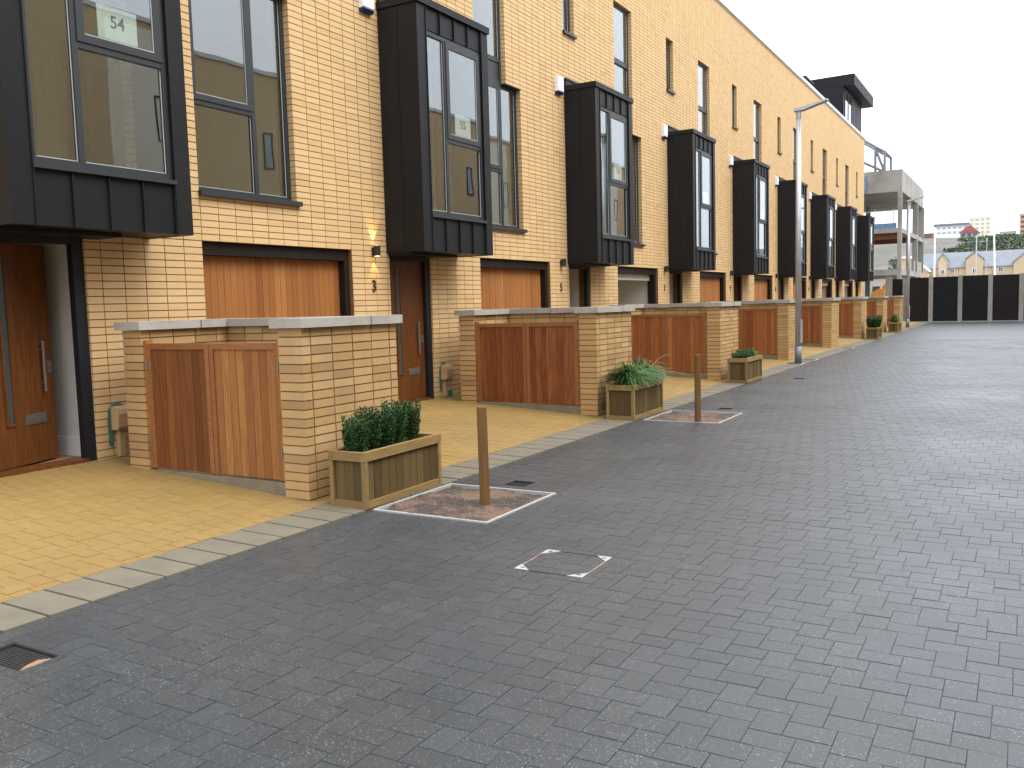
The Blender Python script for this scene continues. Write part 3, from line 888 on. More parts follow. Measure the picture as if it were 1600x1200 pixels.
# zinc rooftop room with deep canopy at the far end
rr = thing('rooftop_room', 'dark zinc rooftop room with overhanging canopy at the far roof end', 'rooftop room', (-7.95, 47.25, ROOF))
obj('wall', MB().box(-3.2, 0, 0, 5.6, -0.2, 1.9), M['metal'], rr)
cp = obj('canopy', MB().prism([(-3.4, 2.30), (-3.4, 1.85), (0.50, 1.83), (0.50, 2.36)], 'y', -0.012, 6.35), M['metal'], rr)
for k in range(15):
    obj('seam', MB().box(0.50, 0.525, 0.1 + k * 0.43, 0.13 + k * 0.43, 1.84, 2.355), M['galv_dark'], cp)
for k in range(7):
    obj('seam', MB().box(0.0, 0.02, 2.6 + k * 0.45, 2.63 + k * 0.45, 0, 1.84), M['galv_dark'], rr)
wf = MB(); frame_rect(wf, 0.0, 0.03, 0.3, 2.3, 0.15, 1.7, 0.08, 0.08, 0.08, 0.08); wf.box(0, 0.03, 1.25, 1.33, 0.2, 1.65)
wf = obj('window', wf, M['frame'], rr)
obj('pane', MB().box(0.004, 0.01, 0.38, 1.25, 0.23, 1.62), M['glass'], wf); obj('pane', MB().box(0.004, 0.01, 1.33, 2.22, 0.23, 1.62), M['glass'], wf)
rl = thing('roof_hatch', 'small dark zinc hatch on the roof left of the rooftop room', 'roof hatch', (-8.6, 41.5, ROOF))
obj('box', MB().box(-1.0, 0, 0, 1.6, -0.2, 1.15), M['metal'], rl)
obj('lid', MB().box(-1.05, 0.05, -0.05, 1.65, 1.152, 1.23), M['metal'], rl)

# the terrace across the street: stands right of the picture and shows in the window glass
op = thing('facing_terrace', 'buff brick terrace across the street, mirrored in the window glass', 'building', (8.3, 0, 0))
ow = MB(); holes_ = []
m, t, b = nodes_of('buff_brick_far')
tc = N(t, 'ShaderNodeNewGeometry'); mp = N(t, 'ShaderNodeMapping'); mp.inputs['Rotation'].default_value = (0, math.radians(90), math.radians(90))
sx = N(t, 'ShaderNodeSeparateXYZ'); cx_ = N(t, 'ShaderNodeCombineXYZ')
t.links.new(tc.outputs['Position'], sx.inputs[0]); t.links.new(sx.outputs[1], cx_.inputs[0]); t.links.new(sx.outputs[2], cx_.inputs[1])
bt = N(t, 'ShaderNodeTexBrick'); bt.offset = 0; bt.inputs['Scale'].default_value = 1; bt.inputs['Brick Width'].default_value = BL; bt.inputs['Row Height'].default_value = CO; bt.inputs['Mortar Size'].default_value = 0.005
bt.inputs['Color1'].default_value = (0.60, 0.44, 0.25, 1); bt.inputs['Color2'].default_value = (0.68, 0.50, 0.30, 1); bt.inputs['Mortar'].default_value = (0.14, 0.08, 0.04, 1)
t.links.new(cx_.outputs[0], bt.inputs['Vector']); t.links.new(bt.outputs[0], b.inputs['Base Color']); b.inputs['Roughness'].default_value = 0.85
M['brick_far'] = m
ow.box(0.0, 9, -26, 66, -0.1, 10.2)
obj('wall', ow, M['brick_far'], op)
obj('coping', MB().box(-0.06, 9.05, -26.05, 66.05, 10.2, 10.33), M['parapet'], op)
for ya in (16.7, 28.2, 39.7, 51.2):
    obj('render_panel', MB().box(-0.03, 0.0, ya, ya + 2.0, 0, 10.0), M['cream'], op)
for k in range(15):
    yy = -24.5 + k * P
    f = MB(); frame_rect(f, -0.05, 0.03, yy, yy + 1.4, 2.9, 5.4, 0.06, 0.06, 0.06, 0.06); f.box(-0.05, 0.03, yy + 0.9, yy + 0.96, 2.96, 5.34)
    f = obj('window', f, M['frame'], op)
    obj('pane', MB().box(-0.02, -0.012, yy + 0.06, yy + 1.34, 2.96, 5.34), M['sky_glass'], f)
    f = MB(); frame_rect(f, -0.05, 0.03, yy + 2.6, yy + 3.1, 6.8, 8.1, 0.05, 0.05, 0.05, 0.05)
    f = obj('window', f, M['frame'], op)
    obj('pane', MB().box(-0.02, -0.012, yy + 2.65, yy + 3.05, 6.85, 8.05), M['sky_glass'], f)
    obj('bay_window', MB().box(-0.66, -0.002, yy + 2.6, yy + 4.4, 2.4, 5.7), M['metal'], op)
    obj('garage_door', MB().box(-0.02, -0.004, yy - 0.6, yy + 1.9, 0.05, 2.3), M['garage'], op)

#@@YARD
# ------------------------------------------------------------------ bin stores
SX = -5.076
SD = 2.254       # depth from street face to house side pier
SLN = 5 * BL     # street face length
ZB, NC = -0.04, 20
def store_bricks():
    """(x0,x1,y0,y1,z0,z1, shown)"""
    out = []
    g, gz = 0.0065, 0.0058
    tw = 0.264
    for k in range(NC):
        z0, z1 = ZB + k * CO + gz, ZB + (k + 1) * CO - gz
        bl = (SLN - 0.2) / 4
        for xa in (-tw, -SD):                                   # end bricks of the two side walls
            out.append((xa, xa + tw, 0.0, 0.1 - g, z0, z1, True))
            out.append((xa, xa + tw, SLN - 0.1 + g, SLN, z0, z1, xa == -tw))
        for i in range(4):
            ya, yb = 0.1 + i * bl + g, 0.1 + (i + 1) * bl - g
            out.append((-0.1, 0.0, ya, yb, z0, z1, True))       # street face
            out.append((-tw, -tw + 0.1, ya, yb, z0, z1, False))
            out.append((-SD + tw - 0.1, -SD + tw, ya, yb, z0, z1, k >= NC - 4))
            out.append((-SD, -SD + 0.1, ya, yb, z0, z1, False))
        n = 7; bx = (SD - 2 * tw) / n
        for i in range(n):
            xa, xb = -SD + tw + i * bx + g, -SD + tw + (i + 1) * bx - g
            out.append((xa, xb, SLN - 0.215, SLN - 0.115, z0, z1, k >= NC - 4))
            out.append((xa, xb, SLN - 0.1, SLN, z0, z1, False))
    return out
def store_core():
    b = MB(); r = 0.007; zt = ZB + NC * CO; tw = 0.264
    b.box(-tw + r, -r, r, SLN - r, ZB, zt - 0.004)
    b.box(-SD + r, -SD + tw - r, r, SLN - r, ZB, zt - 0.004)
    b.box(-SD + tw - r, -tw + r, SLN - 0.208, SLN - r, ZB, zt - 0.006)
    return b
SB = store_bricks()
def store_rest(single):
    def f():
        b = MB()
        for q in SB:
            if single and q[6]: continue
            d = random.uniform(-1, 1) * 0.0014
            b.box(q[0], q[1] + d, q[2] + d, q[3], q[4], q[5])
        return b
    return f
COPS = [(-0.312, 0.048, -0.048, 0.830), (-0.312, 0.048, 0.844, SLN + 0.048), (-SD - 0.048, -SD + 0.312, -0.048, 0.656), (-SD - 0.048, -SD + 0.312, 0.670, SLN + 0.048)]
COPB = [(-SD + 0.320, -1.222, SLN - 0.263, SLN + 0.045), (-1.212, -0.320, SLN - 0.263, SLN + 0.045)]
GX0, GX1, GZ0, GZ1 = -SD + 0.268, -0.268, 0.172, 1.335
def bin_store(i, label):
    y0 = 5.38 + i * P
    st = thing('bin_store', label, 'bin store', (SX, y0, 0), group='brick bin stores between the drives')
    single = i < 3
    wl = obj('wall', cached('score', store_core), M['mortar'], st)
    obj('more_bricks', cached('srest%d' % single, store_rest(single)), M['brick_wall'], wl, kind='stuff')
    if single:
        for q in SB:
            if not q[6]: continue
            d = random.uniform(-1, 1) * 0.0014
            o = obj('brick', UNIT_BRICK, None, wl, ((q[0] + q[1]) / 2 + d, (q[2] + q[3]) / 2 + d, (q[4] + q[5]) / 2))
            o.scale = (q[1] - q[0], q[3] - q[2], q[5] - q[4])
            o.material_slots[0].link = 'OBJECT'; o.material_slots[0].material = M['brick_wall']
    zt = ZB + NC * CO
    for k, (a, b_, c, d) in enumerate(COPS + COPB):
        e = 0.0 if k < 4 else -0.003
        def cm():
            b = MB(); h = 0.006
            b.box(a, b_, c, d, zt, zt + 0.078 + e); return b
        obj('coping_stone', cached('cop%d' % k, cm), M['coping'], st)
    def pl():
        b = MB(); b.box(GX0 - 0.02, GX1 + 0.02, 0.012, 0.11, -0.05, 0.158); return b
    obj('plinth', cached('splinth', pl), M['plinth'], st)
    def posts():
        b = MB(); b.box(GX0, GX0 + 0.035, 0.02, 0.095, GZ0, GZ1 + 0.03); b.box(GX1 - 0.035, GX1, 0.02, 0.095, GZ0, GZ1 + 0.03); return b
    obj('gate_post', cached('sposts', posts), M['cedar'], st)
    gw = (GX1 - GX0 - 0.07 - 0.008) / 2
    for s in (0, 1):
        xa = GX0 + 0.035 + s * (gw + 0.008)
        fr_ = lambda: None
        def gfm():
            b = MB()
            b.box(0.0, 0.05, 0.0, 0.045, 0, GZ1 - GZ0); b.box(gw - 0.05, gw, 0.0, 0.045, 0, GZ1 - GZ0)
            b.box(0.05, gw - 0.05, 0.0, 0.045, GZ1 - GZ0 - 0.055, GZ1 - GZ0)
            b.box(0.05, gw - 0.05, 0.018, 0.045, 0.0, 0.045)
            return b
        g = obj('gate', cached('gateframe', gfm), M['cedar_x'], st, (xa, 0.022, GZ0))
        nb = 8; bw = (gw - 0.10) / nb
        bmesh_ = cached('gateboard', lambda: MB().box(0.002, bw - 0.002, 0.012, 0.030, 0.004, GZ1 - GZ0 - 0.055))
        if i < 4:
            for k in range(nb):
                bo = obj('board', bmesh_, M['cedar'], g, (0.05 + k * bw, random.uniform(-1, 1) * 0.001, 0))
                gm_ = M['cedar_dark'] if (i == 0 and s == 0) else (M['cedar_red'] if i == 1 else (M['cedar_orange'] if i > 1 else None))
                if gm_:
                    bo.material_slots[0].link = 'OBJECT'; bo.material_slots[0].material = gm_
        else:
            def gb():
                b = MB()
                for k in range(nb): b.box(0.05 + k * bw + 0.002, 0.05 + (k + 1) * bw - 0.002, 0.012 + random.uniform(-1, 1) * .001, 0.030, 0.004, GZ1 - GZ0 - 0.055)
                return b
            obj('boards', cached('gateboards', gb), M['cedar_orange'], g, kind='stuff')
        if i < 3:
            for z in (0.20, 0.92):
                hx = -0.006 if s == 0 else gw + 0.006
                obj('hinge', cached('hinge', lambda: MB().tube((0, 0, 0), (0, 0, 0.09), 0.006, k=8).box(-0.012, 0.012, 0.002, 0.005, 0.005, 0.085)), M['steel'], g, (hx, -0.006, z))
sl = ['nearest brick bin store with dark and light cedar gates, beside the hedge planter', 'brick bin store with red-brown cedar gates behind the sedge planter', 'brick bin store with orange cedar gates behind the third planter',
      'brick bin store just left of the near street lamp', 'brick bin store just right of the near street lamp', 'brick bin store behind the small planter with a round bush', 'brick bin store beside the farthest planter', 'last brick bin store at the far street lamp']
for i in range(8):
    bin_store(i, sl[i])

# ------------------------------------------------------------------ planters
def planter(y0, label, x0=-4.86, x1=-4.495, L=1.09, H=0.455, rotz=0.0, fine=True):
    W = x1 - x0
    p = thing('planter', label, 'planter', ((x0 + x1) / 2, y0 + L / 2, 0.012), (0, 0, rotz), group='timber planters on the kerb')
    hw, hl = W / 2, L / 2
    for sx in (-1, 1):
        for sy in (-1, 1):
            cx, cy = sx * (hw - 0.02), sy * (hl - 0.02)
            obj('corner_post', cached('pcorner%.2f' % H, lambda: MB().box(-0.02, 0.02, -0.02, 0.02, 0.0, H - 0.076)), M['timber_rim'], p, (cx, cy, 0))
    for sx in (-1, 1):
        obj('rim', cached('prs%.2f%.2f' % (L, H), lambda: MB().box(-0.021, 0.021, -hl - 0.004, hl + 0.004, H - 0.075, H)), M['timber_rim'], p, (sx * (hw - 0.018), 0, 0))
        obj('base_rail', cached('pbs%.2f' % L, lambda: MB().box(-0.017, 0.017, -hl + 0.042, hl - 0.042, 0.0, 0.055)), M['timber_rim'], p, (sx * (hw - 0.019), 0, 0))
    for sy in (-1, 1):
        obj('rim', cached('pre%.2f%.2f' % (W, H), lambda: MB().box(-hw + 0.040, hw - 0.040, -0.020, 0.020, H - 0.075, H - 0.002)), M['timber_rim'], p, (0, sy * (hl - 0.018), 0))
        obj('base_rail', cached('pbe%.2f' % W, lambda: MB().box(-hw + 0.042, hw - 0.042, -0.017, 0.017, 0.0, 0.055)), M['timber_rim'], p, (0, sy * (hl - 0.019), 0))
    n = 10 if L > 0.9 else 6
    bw = (L - 0.084) / n
    for sx in (-1, 1):
        for k in range(n):
            obj('board', cached('pbd%.2f%.2f' % (L, H), lambda: MB().prism([(-0.008, -bw / 2 + .002), (0.006, -bw / 2 + .002), (0.008, -bw / 2 + .007), (0.008, bw / 2 - .007), (0.006, bw / 2 - .002), (-0.008, bw / 2 - .002)], 'z', 0.02, H - 0.06)), M['timber'], p, (sx * (hw - 0.033) + random.uniform(-1, 1) * .001, -hl + 0.042 + (k + .5) * bw, 0), (0, 0, 0 if sx > 0 else math.pi))
    bwe = (W - 0.084) / 3
    for sy in (-1, 1):
        for k in range(3):
            obj('board', cached('pbe_%.2f%.2f' % (W, H), lambda: MB().prism([(-bwe / 2 + .001, -0.008), (bwe / 2 - .001, -0.008), (bwe / 2 - .001, 0.006), (bwe / 2 - .007, 0.008), (-bwe / 2 + .007, 0.008), (-bwe / 2 + .001, 0.006)], 'z', 0.02, H - 0.06)), M['timber'], p, (-hw + 0.042 + (k + .5) * bwe, sy * (hl - 0.033), 0), (0, 0, 0 if sy > 0 else math.pi))
    so_ = MB(); nx, ny = 6, 16
    for i in range(nx + 1):
        for j in range(ny + 1):
            so_.v.append((-hw + 0.03 + (W - 0.06) * i / nx, -hl + 0.03 + (L - 0.06) * j / ny, H - 0.07 + random.uniform(-1, 1) * 0.012))
    for i in range(nx):
        for j in range(ny):
            a = i * (ny + 1) + j
            so_.f.append((a, a + ny + 1, a + ny + 2, a + 1))
    obj('soil', so_, M['soil'], p)
    return p
planter(5.385, 'nearest timber planter, holding a row of dark green box shrubs', rotz=math.radians(1.2))
planter(10.98, 'timber planter holding a mop of arching sedge, second from the camera', x0=-4.89, x1=-4.49, L=1.14, H=0.475, rotz=math.radians(0.5))
planter(16.52, 'timber planter with a low shrub, left of the near street lamp', x0=-4.84, x1=-4.47, L=1.12, H=0.47)
planter(33.95, 'small far timber planter with a round dark bush', x0=-4.9, x1=-4.5, L=1.05, H=0.43)
planter(39.95, 'farthest timber planter with a tufted plant, beside the far lamp', x0=-4.9, x1=-4.5, L=1.05, H=0.43)

# ------------------------------------------------------------------ plants
def leaf(b, p, d, n, l, wd):
    """small folded leaf from p along d"""
    d = d.normalized(); s = d.cross(n)
    if s.length < 1e-4: s = d.orthogonal()
    s.normalize(); nn = s.cross(d)
    k = len(b.v)
    mid = p + d * (l * 0.5) - nn * (l * 0.06)
    b.v += [tuple(p), tuple(mid + s * wd + nn * wd * 0.3), tuple(p + d * l), tuple(mid - s * wd + nn * wd * 0.3)]
    b.f += [(k, k + 1, k + 2), (k, k + 2, k + 3)]

def rand_dir():
    while True:
        v = Vector((random.uniform(-1, 1), random.uniform(-1, 1), random.uniform(-1, 1)))
        if 0.05 < v.length < 1: return v.normalized()

def box_shrub(x, y, z, rx, ry, hz, label, group, nst=150, lw=1.0, mat='box_leaf', sprig=1.0):
    t_ = thing('box_shrub', label, 'shrub', (x, y, z), group=group)
    lv = MB(); tw = MB()
    for s in range(nst):
        # upright sprigs filling a rounded block
        a = random.uniform(0, 2 * math.pi); rr_ = math.sqrt(random.random())
        bx, by = math.cos(a) * rr_, math.sin(a) * rr_
        sq = max(abs(bx), abs(by), 1e-6)
        top = hz * random.choice((random.uniform(0.72, 0.98), random.uniform(0.9, 1.18)))
        tip = Vector((bx * rx * 1.05 + random.uniform(-.012, .012), by * ry * 1.05 + random.uniform(-.012, .012), top))
        root = Vector((bx * rx * 0.55, by * ry * 0.55, 0.0))
        midp = Vector((bx * rx * 0.98, by * ry * 0.98, top * 0.45))
        k = 16
        prev = root
        for q in range(1, k + 1):
            u = q / k
            c = root * (1 - u) ** 2 + midp * 2 * u * (1 - u) + tip * u * u
            if u > 0.22:
                ax = (c - prev).normalized()
                for _ in range(2):
                    d = (rand_dir() + ax * 1.1)
                    leaf(lv, c + rand_dir() * 0.006, d, rand_dir(), random.uniform(0.016, 0.026) * lw, random.uniform(0.0048, 0.0075) * lw)
            prev = c
        if s % 5 == 0: tw.tube(root, midp * 0.9, 0.003, 0.002, 5, False)
    obj('foliage', lv, M[mat], t_)
    obj('stems', tw, M['twig'], t_)
where = ['nearest the camera', 'second from the camera', 'third from the camera', 'fourth from the camera', 'at the far end']
for k in range(5):
    box_shrub(-4.70 + random.uniform(-1, 1) * .012, 5.545 + k * 0.178, 0.395, 0.118, 0.098, 0.285 + 0.035 * (k % 2) + 0.010 * k, 'box shrub in the nearest planter, %s in its row' % where[k], 'box shrubs in the nearest planter', 150)

def sedge(x, y, z, n, r, h, label, group, mat='grass_leaf', wd=0.0085, dry=0, lean=0.0):
    t_ = thing('sedge_plant', label, 'plant', (x, y, z), group=group)
    for name, cnt, mm in (('blades', n, M[mat]), ('dry_blades', dry, M['grass_dry'])):
        if not cnt: continue
        b = MB()
        for i in range(cnt):
            a = random.uniform(0, 2 * math.pi); q = math.sqrt(random.random())
            out = Vector((math.cos(a), math.sin(a), 0))
            R_ = r * (0.25 + 0.95 * q) * random.uniform(0.7, 1.25)
            H_ = h * random.uniform(0.55, 1.1) * (1.15 - 0.45 * q)
            if name == 'dry_blades': R_ *= 1.6; H_ *= 1.35
            p0 = Vector((random.uniform(-1, 1) * 0.05, random.uniform(-1, 1) * 0.05, 0))
            side = Vector((-math.sin(a), math.cos(a), 0))
            prev = None; S_ = 6
            droop = random.uniform(0.35, 1.25) * (0.35 + 0.65 * q)
            for s in range(S_ + 1):
                u = s / S_
                c = p0 + out * (R_ * u ** 1.25) + Vector((0, 0, H_ * (1.9 * u - (0.9 + droop * 0.9) * u * u)))
                wv = wd * (1 - u ** 2.2) * random.uniform(0.9, 1.1) * (0.5 if name == 'dry_blades' else 1)
                k = len(b.v)
                b.v += [tuple(c - side * wv), tuple(c + side * wv + Vector((0, 0, wv * 0.6)))]
                if prev is not None: b.f.append((prev, prev + 1, k + 1, k))
                prev = k
        obj(name, b, mm, t_)
wh = ['nearest the camera', 'in the middle', 'at the far end']
for k in range(3):
    sedge(-4.69, 11.24 + k * 0.30, 0.42, 620, 0.35, 0.43, 'green arching sedge plant in the second planter, %s' % wh[k], 'sedge plants in the second planter', dry=14)
for k in range(3):
    box_shrub(-4.655, 16.75 + k * 0.28, 0.40, 0.16, 0.17, 0.155 + 0.02 * k, 'low dark shrub in the third planter, %s' % wh[k], 'low shrubs in the third planter', 80, 1.3, 'low_leaf')
sedge(-4.62, 17.25, 0.46, 150, 0.15, 0.22, 'lime green tuft among the low shrubs of the third planter', None, 'lime_leaf', 0.006)
box_shrub(-4.70, 34.45, 0.33, 0.24, 0.24, 0.42, 'round dark green bush in the small far planter', None, 150, 2.4, 'box_leaf')
sedge(-4.70, 40.45, 0.36, 240, 0.30, 0.50, 'upright tufted plant in the farthest planter', None, 'grass_leaf', 0.014)

# ------------------------------------------------------------------ tree pits and stakes
gm, t, b = nodes_of('pink_gravel_and_soil')
n1 = noise(t, 2.4, 5, 0.65, 'World'); n2 = noise(t, 55, 4, 0.7, 'World')
c = ramp(t, n2, [(0.3, (0.07, 0.042, 0.028)), (0.5, (0.145, 0.085, 0.056)), (0.72, (0.24, 0.15, 0.10))])
c = mix(t, maprange(t, n1, 0.44, 0.54, 0, 0.9), c, (0.040, 0.034, 0.026))
t.links.new(c, b.inputs['Base Color']); b.inputs['Roughness'].default_value = 0.95
bump(t, b, n2, 1.0, 0.012)
M['gravel'] = gm
m, t, b = nodes_of('gravel_stone')
c = ramp(t, rnd_value(t), [(0.0, (0.06, 0.045, 0.035)), (0.4, (0.16, 0.10, 0.07)), (0.8, (0.28, 0.175, 0.125)), (1.0, (0.42, 0.39, 0.35))])
t.links.new(c, b.inputs['Base Color']); b.inputs['Roughness'].default_value = 0.9
M['stone'] = m
for i, (a0, a1, b0, b1) in enumerate(PITS):
    tp = thing('tree_pit', ['gravel tree pit with pale edging beside the nearest planter', 'farther gravel tree pit with pale edging beside the sedge planter'][i], 'tree pit', ((a0 + a1) / 2, (b0 + b1) / 2, 0), group='tree pits in the paving')
    hx, hy = (a1 - a0) / 2, (b1 - b0) / 2
    for q in ((-hx, -hx + .024, -hy, hy), (hx - .024, hx, -hy, hy), (-hx + .024, hx - .024, -hy, -hy + .024), (-hx + .024, hx - .024, hy - .024, hy)):
        obj('edging', MB().box(*q, -0.1, 0.010), M['edging'], tp)
    g = MB(); n = 44
    from mathutils import noise as mn
    for u in range(n + 1):
        for v in range(n + 1):
            x = -hx + 0.02 + (2 * hx - 0.04) * u / n; y = -hy + 0.02 + (2 * hy - 0.04) * v / n
            z = -0.014 + 0.024 * mn.noise(Vector((x * 3.2 + i * 9, y * 3.2, 0))) + 0.012 * mn.noise(Vector((x * 14, y * 14, 3))) + 0.035 * math.exp(-((x + 0.2) ** 2 + (y + 0.1) ** 2) * 9)
            g.v.append((x, y, z))
    for u in range(n):
        for v in range(n):
            k = u * (n + 1) + v
            g.f.append((k, k + n + 1, k + n + 2, k + 1))
    go = obj('gravel_bed', g, M['gravel'], tp); shade_smooth(go)
    st = MB()
    for k in range(1500):
        u, v = random.randrange(n), random.randrange(n)
        p = Vector(g.v[u * (n + 1) + v]) + Vector((random.uniform(-.012, .012), random.uniform(-.012, .012), 0.001))
        r = random.uniform(0.002, 0.0055)
        q0 = len(st.v)
        d = [Vector((random.uniform(.6, 1.2) * r, 0, 0)), Vector((0, random.uniform(.6, 1.2) * r, 0)), Vector((-r, 0, 0)), Vector((0, -r, 0)), Vector((0, 0, r * .8)), Vector((0, 0, -r))]
        st.v += [tuple(p + e) for e in d]
        for f_ in ((0, 1, 4), (1, 2, 4), (2, 3, 4), (3, 0, 4)): st.f.append(tuple(q0 + e for e in f_))
    obj('gravel_stones', st, M['stone'], tp, kind='stuff')
def stake(x, y, h, tilt, label):
    b = MB(); r = 0.041; k = 20
    rings = [(-0.2, r), (0.25, r * 0.99), (h * 0.6, r), (h - 0.006, r * 0.985), (h, r * 0.93)]
    for z, q in rings:
        for i in range(k):
            a = 2 * math.pi * i / k; w_ = 1 + 0.02 * math.sin(3 * a + z * 4)
            b.v.append((q * w_ * math.cos(a), q * w_ * math.sin(a), z))
    for s in range(len(rings) - 1):
        for i in range(k):
            j = (i + 1) % k
            b.f.append((s * k + i, s * k + j, (s + 1) * k + j, (s + 1) * k + i))
    b.f.append(tuple((len(rings) - 1) * k + i for i in range(k)))
    o = obj('timber_stake', b, M['post_wood'], None, (x, y, -0.02), (tilt[0], tilt[1], 0), label=label, cat='stake', group='timber stakes in the tree pits')
stake(-3.735, 5.965, 0.815, (0.0, -0.006), 'round brown timber stake standing in the nearest gravel tree pit')
stake(-3.67, 11.17, 0.91, (0.0, 0.005), 'round brown timber stake standing in the farther tree pit')

# ------------------------------------------------------------------ covers and drains
mh = thing('manhole_cover', 'square recessed manhole cover with four white metal corner plates', 'manhole cover', (-2.43, 4.778, 0), (0, 0, math.radians(0.8)))
hm = 0.226
fr_ = MB()
for q in ((-hm, -hm + .010, -hm, hm), (hm - .010, hm, -hm, hm)): fr_.box(*q, -0.01, 0.0022)
obj('frame', fr_, simple('rusty_frame', (0.27, 0.185, 0.135), 0.7, 0.3, var=0.6, scale=9), mh)
fd = MB(); fd.box(-hm + .01, hm - .01, -hm, -hm + .009, -0.01, 0.002); fd.box(-hm + .01, hm - .01, hm - .009, hm, -0.01, 0.002)
obj('frame_gap', fd, M['black_void'], mh)
for sx, sy in ((-1, -1), (1, -1), (1, 1), (-1, 1)):
    pts = [(sx * hm, sy * hm), (sx * (hm - 0.10), sy * hm), (sx * hm, sy * (hm - 0.10))]
    if sx * sy < 0: pts = [pts[0], pts[2], pts[1]]
    if sx * sy < 0: pts = pts
    area = sum(pts[i][0] * pts[(i + 1) % 3][1] - pts[(i + 1) % 3][0] * pts[i][1] for i in range(3))
    if area < 0: pts = pts[::-1]
    cpn = obj('corner_plate', MB().prism(pts, 'z', -0.005, 0.0045), M['edging'], mh)
    cx, cy = sx * (hm - 0.038), sy * (hm - 0.038)
    obj('key_hole', MB().box(cx - 0.014, cx + 0.014, cy - 0.008, cy + 0.008, 0.0046, 0.0052), M['black_void'], cpn)

def drain(i, r, label, sandy=False, nb=9):
    a0, a1, b0, b1 = r
    d = thing('drain_grate', label, 'drain', ((a0 + a1) / 2, (b0 + b1) / 2, 0), group='drains in the paving')
    hx, hy = (a1 - a0) / 2, (b1 - b0) / 2
    pit = MB()
    pit.box(-hx, hx, -hy, hy, -0.12, -0.10)
    for q in ((-hx - .0, -hx + .008, -hy, hy), (hx - .008, hx, -hy, hy), (-hx + .008, hx - .008, -hy, -hy + .008), (-hx + .008, hx - .008, hy - .008, hy)): pit.box(*q, -0.10, -0.004)
    obj('pit', pit, M['black_void'], d)
    for k in range(nb):
        y = -hy + 0.014 + (2 * hy - 0.028) * (k + 0.5) / nb
        obj('bar', MB().box(-hx + 0.008, hx - 0.008, y - 0.0045, y + 0.0045, -0.032, -0.014), M['iron'], d)
    if sandy:
        s_ = MB(); s_.v += [(hx - .13, hy - .02, -.030), (hx - .012, hy - .012, -.012), (hx - .012, -hy + .015, -.010), (hx - .095, -hy + .02, -.030), (hx - .05, 0.01, -.004)]
        s_.f += [(0, 3, 4), (3, 2, 4), (2, 1, 4), (1, 0, 4)]
        obj('sand_pile', s_, M['sand'], d)
drain(0, DRAINS[0], 'sunken drain grate half filled with orange sand, at the left edge', True, 11)
drain(1, DRAINS[1], 'small dark drain grate beyond the nearest tree pit')
drain(2, DRAINS[2], 'small dark drain grate beyond the farther tree pit')
drain(3, DRAINS[3], 'small dark drain cover in the paving right of the third planter')
for k, (x, y, lab) in enumerate(((-4.71, 21.55, 'flat dark service cover in the kerb at the near lamp foot'), (-4.66, 23.0, 'flat dark service cover in the kerb just beyond the near lamp'), (-4.6, 28.2, 'flat dark service cover in the kerb beyond the near lamp, by the fifth bin store'))):
    sc_ = thing('service_cover', lab, 'cover', (x, y, 0.018), group='service covers in the kerb')
    obj('frame', MB().box(-0.20, 0.20, -0.22, 0.22, -0.01, 0.004), M['coping'], sc_)
    obj('lid', MB().box(-0.16, 0.16, -0.17, 0.17, 0.004, 0.009), M['iron'], sc_)

# ------------------------------------------------------------------ street lamps
def street_lamp(x, y, label):
    l = thing('street_lamp', label, 'street lamp', (x, y, 0), group='street lamps on the kerb')
    o = obj('base', cached('slb', lambda: MB().tube((0, 0, 0), (0, 0, 0.42), 0.082, k=24)), M['galv_dark'], l)
    o2 = obj('column', cached('slc', lambda: MB().tube((0, 0, 0.42), (0, 0, 5.88), 0.075, 0.055, k=24)), M['galv'], l)
    def head():
        b = MB()
        b.tube((0, 0, 5.80), (0, 0, 5.97), 0.062, 0.062, k=16)
        b.prism([(-0.09, 5.955), (0.12, 5.965), (0.66, 6.12), (0.66, 6.155), (0.10, 6.035), (-0.09, 6.02)], 'y', -0.105, 0.105)
        return b
    obj('lamp_head', cached('slh', head), M['galv'], l)
    obj('door', cached('sld', lambda: MB().box(0.06, 0.088, -0.045, 0.045, 0.5, 1.05)), M['galv'], l)
    for q in (o, o2): shade_smooth(q)
street_lamp(-4.695, 21.94, 'nearer slim grey street lamp standing on the kerb')
street_lamp(-4.80, 46.2, 'farther grey street lamp in front of the black hoarding')
b = MB(); b.box(0, 1, 0, 1, 0, 1)

#@@BACK
# ------------------------------------------------------------------ hoarding across the street end
M['board_a'] = simple('black_hoarding_board', (0.0085, 0.008, 0.0085), 0.65, spec=0.2, var=0.3, scale=2.5)
M['board_b'] = simple('brown_black_hoarding_board', (0.013, 0.0095, 0.010), 0.65, spec=0.2, var=0.3, scale=2.5)
M['board_c'] = simple('blue_black_hoarding_board', (0.0075, 0.009, 0.0115), 0.65, spec=0.2, var=0.3, scale=2.5)
hd = thing('hoarding', 'tall black hoarding with pale concrete posts across the street end', 'hoarding', (-4.5, 54.6, 0))
xs = [0.0 + k * 1.46 for k in range(0, 10)]
for k, x in enumerate(xs):
    obj('post', MB().box(x - 0.11, x + 0.11, -0.10, 0.06, -0.05, 2.55), M['conc'], hd)
    if k < len(xs) - 1:
        obj('panel', MB().box(x + 0.112, x + 1.46 - 0.112, -0.03, 0.01, 0.0, 2.50 + (0.02 if k % 2 else 0)), (M['board_c'], M['board_a'], M['board_b'], M['board_a'])[k % 4], hd)
obj('panel', MB().box(-1.12, -0.112, -0.03, 0.01, 0.0, 2.50), M['board_b'], hd)
obj('base_strip', MB().box(-1.2, 13.2, -0.30, -0.12, -0.02, 0.05), M['edging'], hd)
sg = thing('site_gate_panel', 'short black board between grey posts left of the hoarding', 'hoarding', (-6.3, 55.2, 0))
obj('panel', MB().box(-0.26, 0.28, -0.02, 0.02, 0.6, 2.47), M['board_a'], sg)
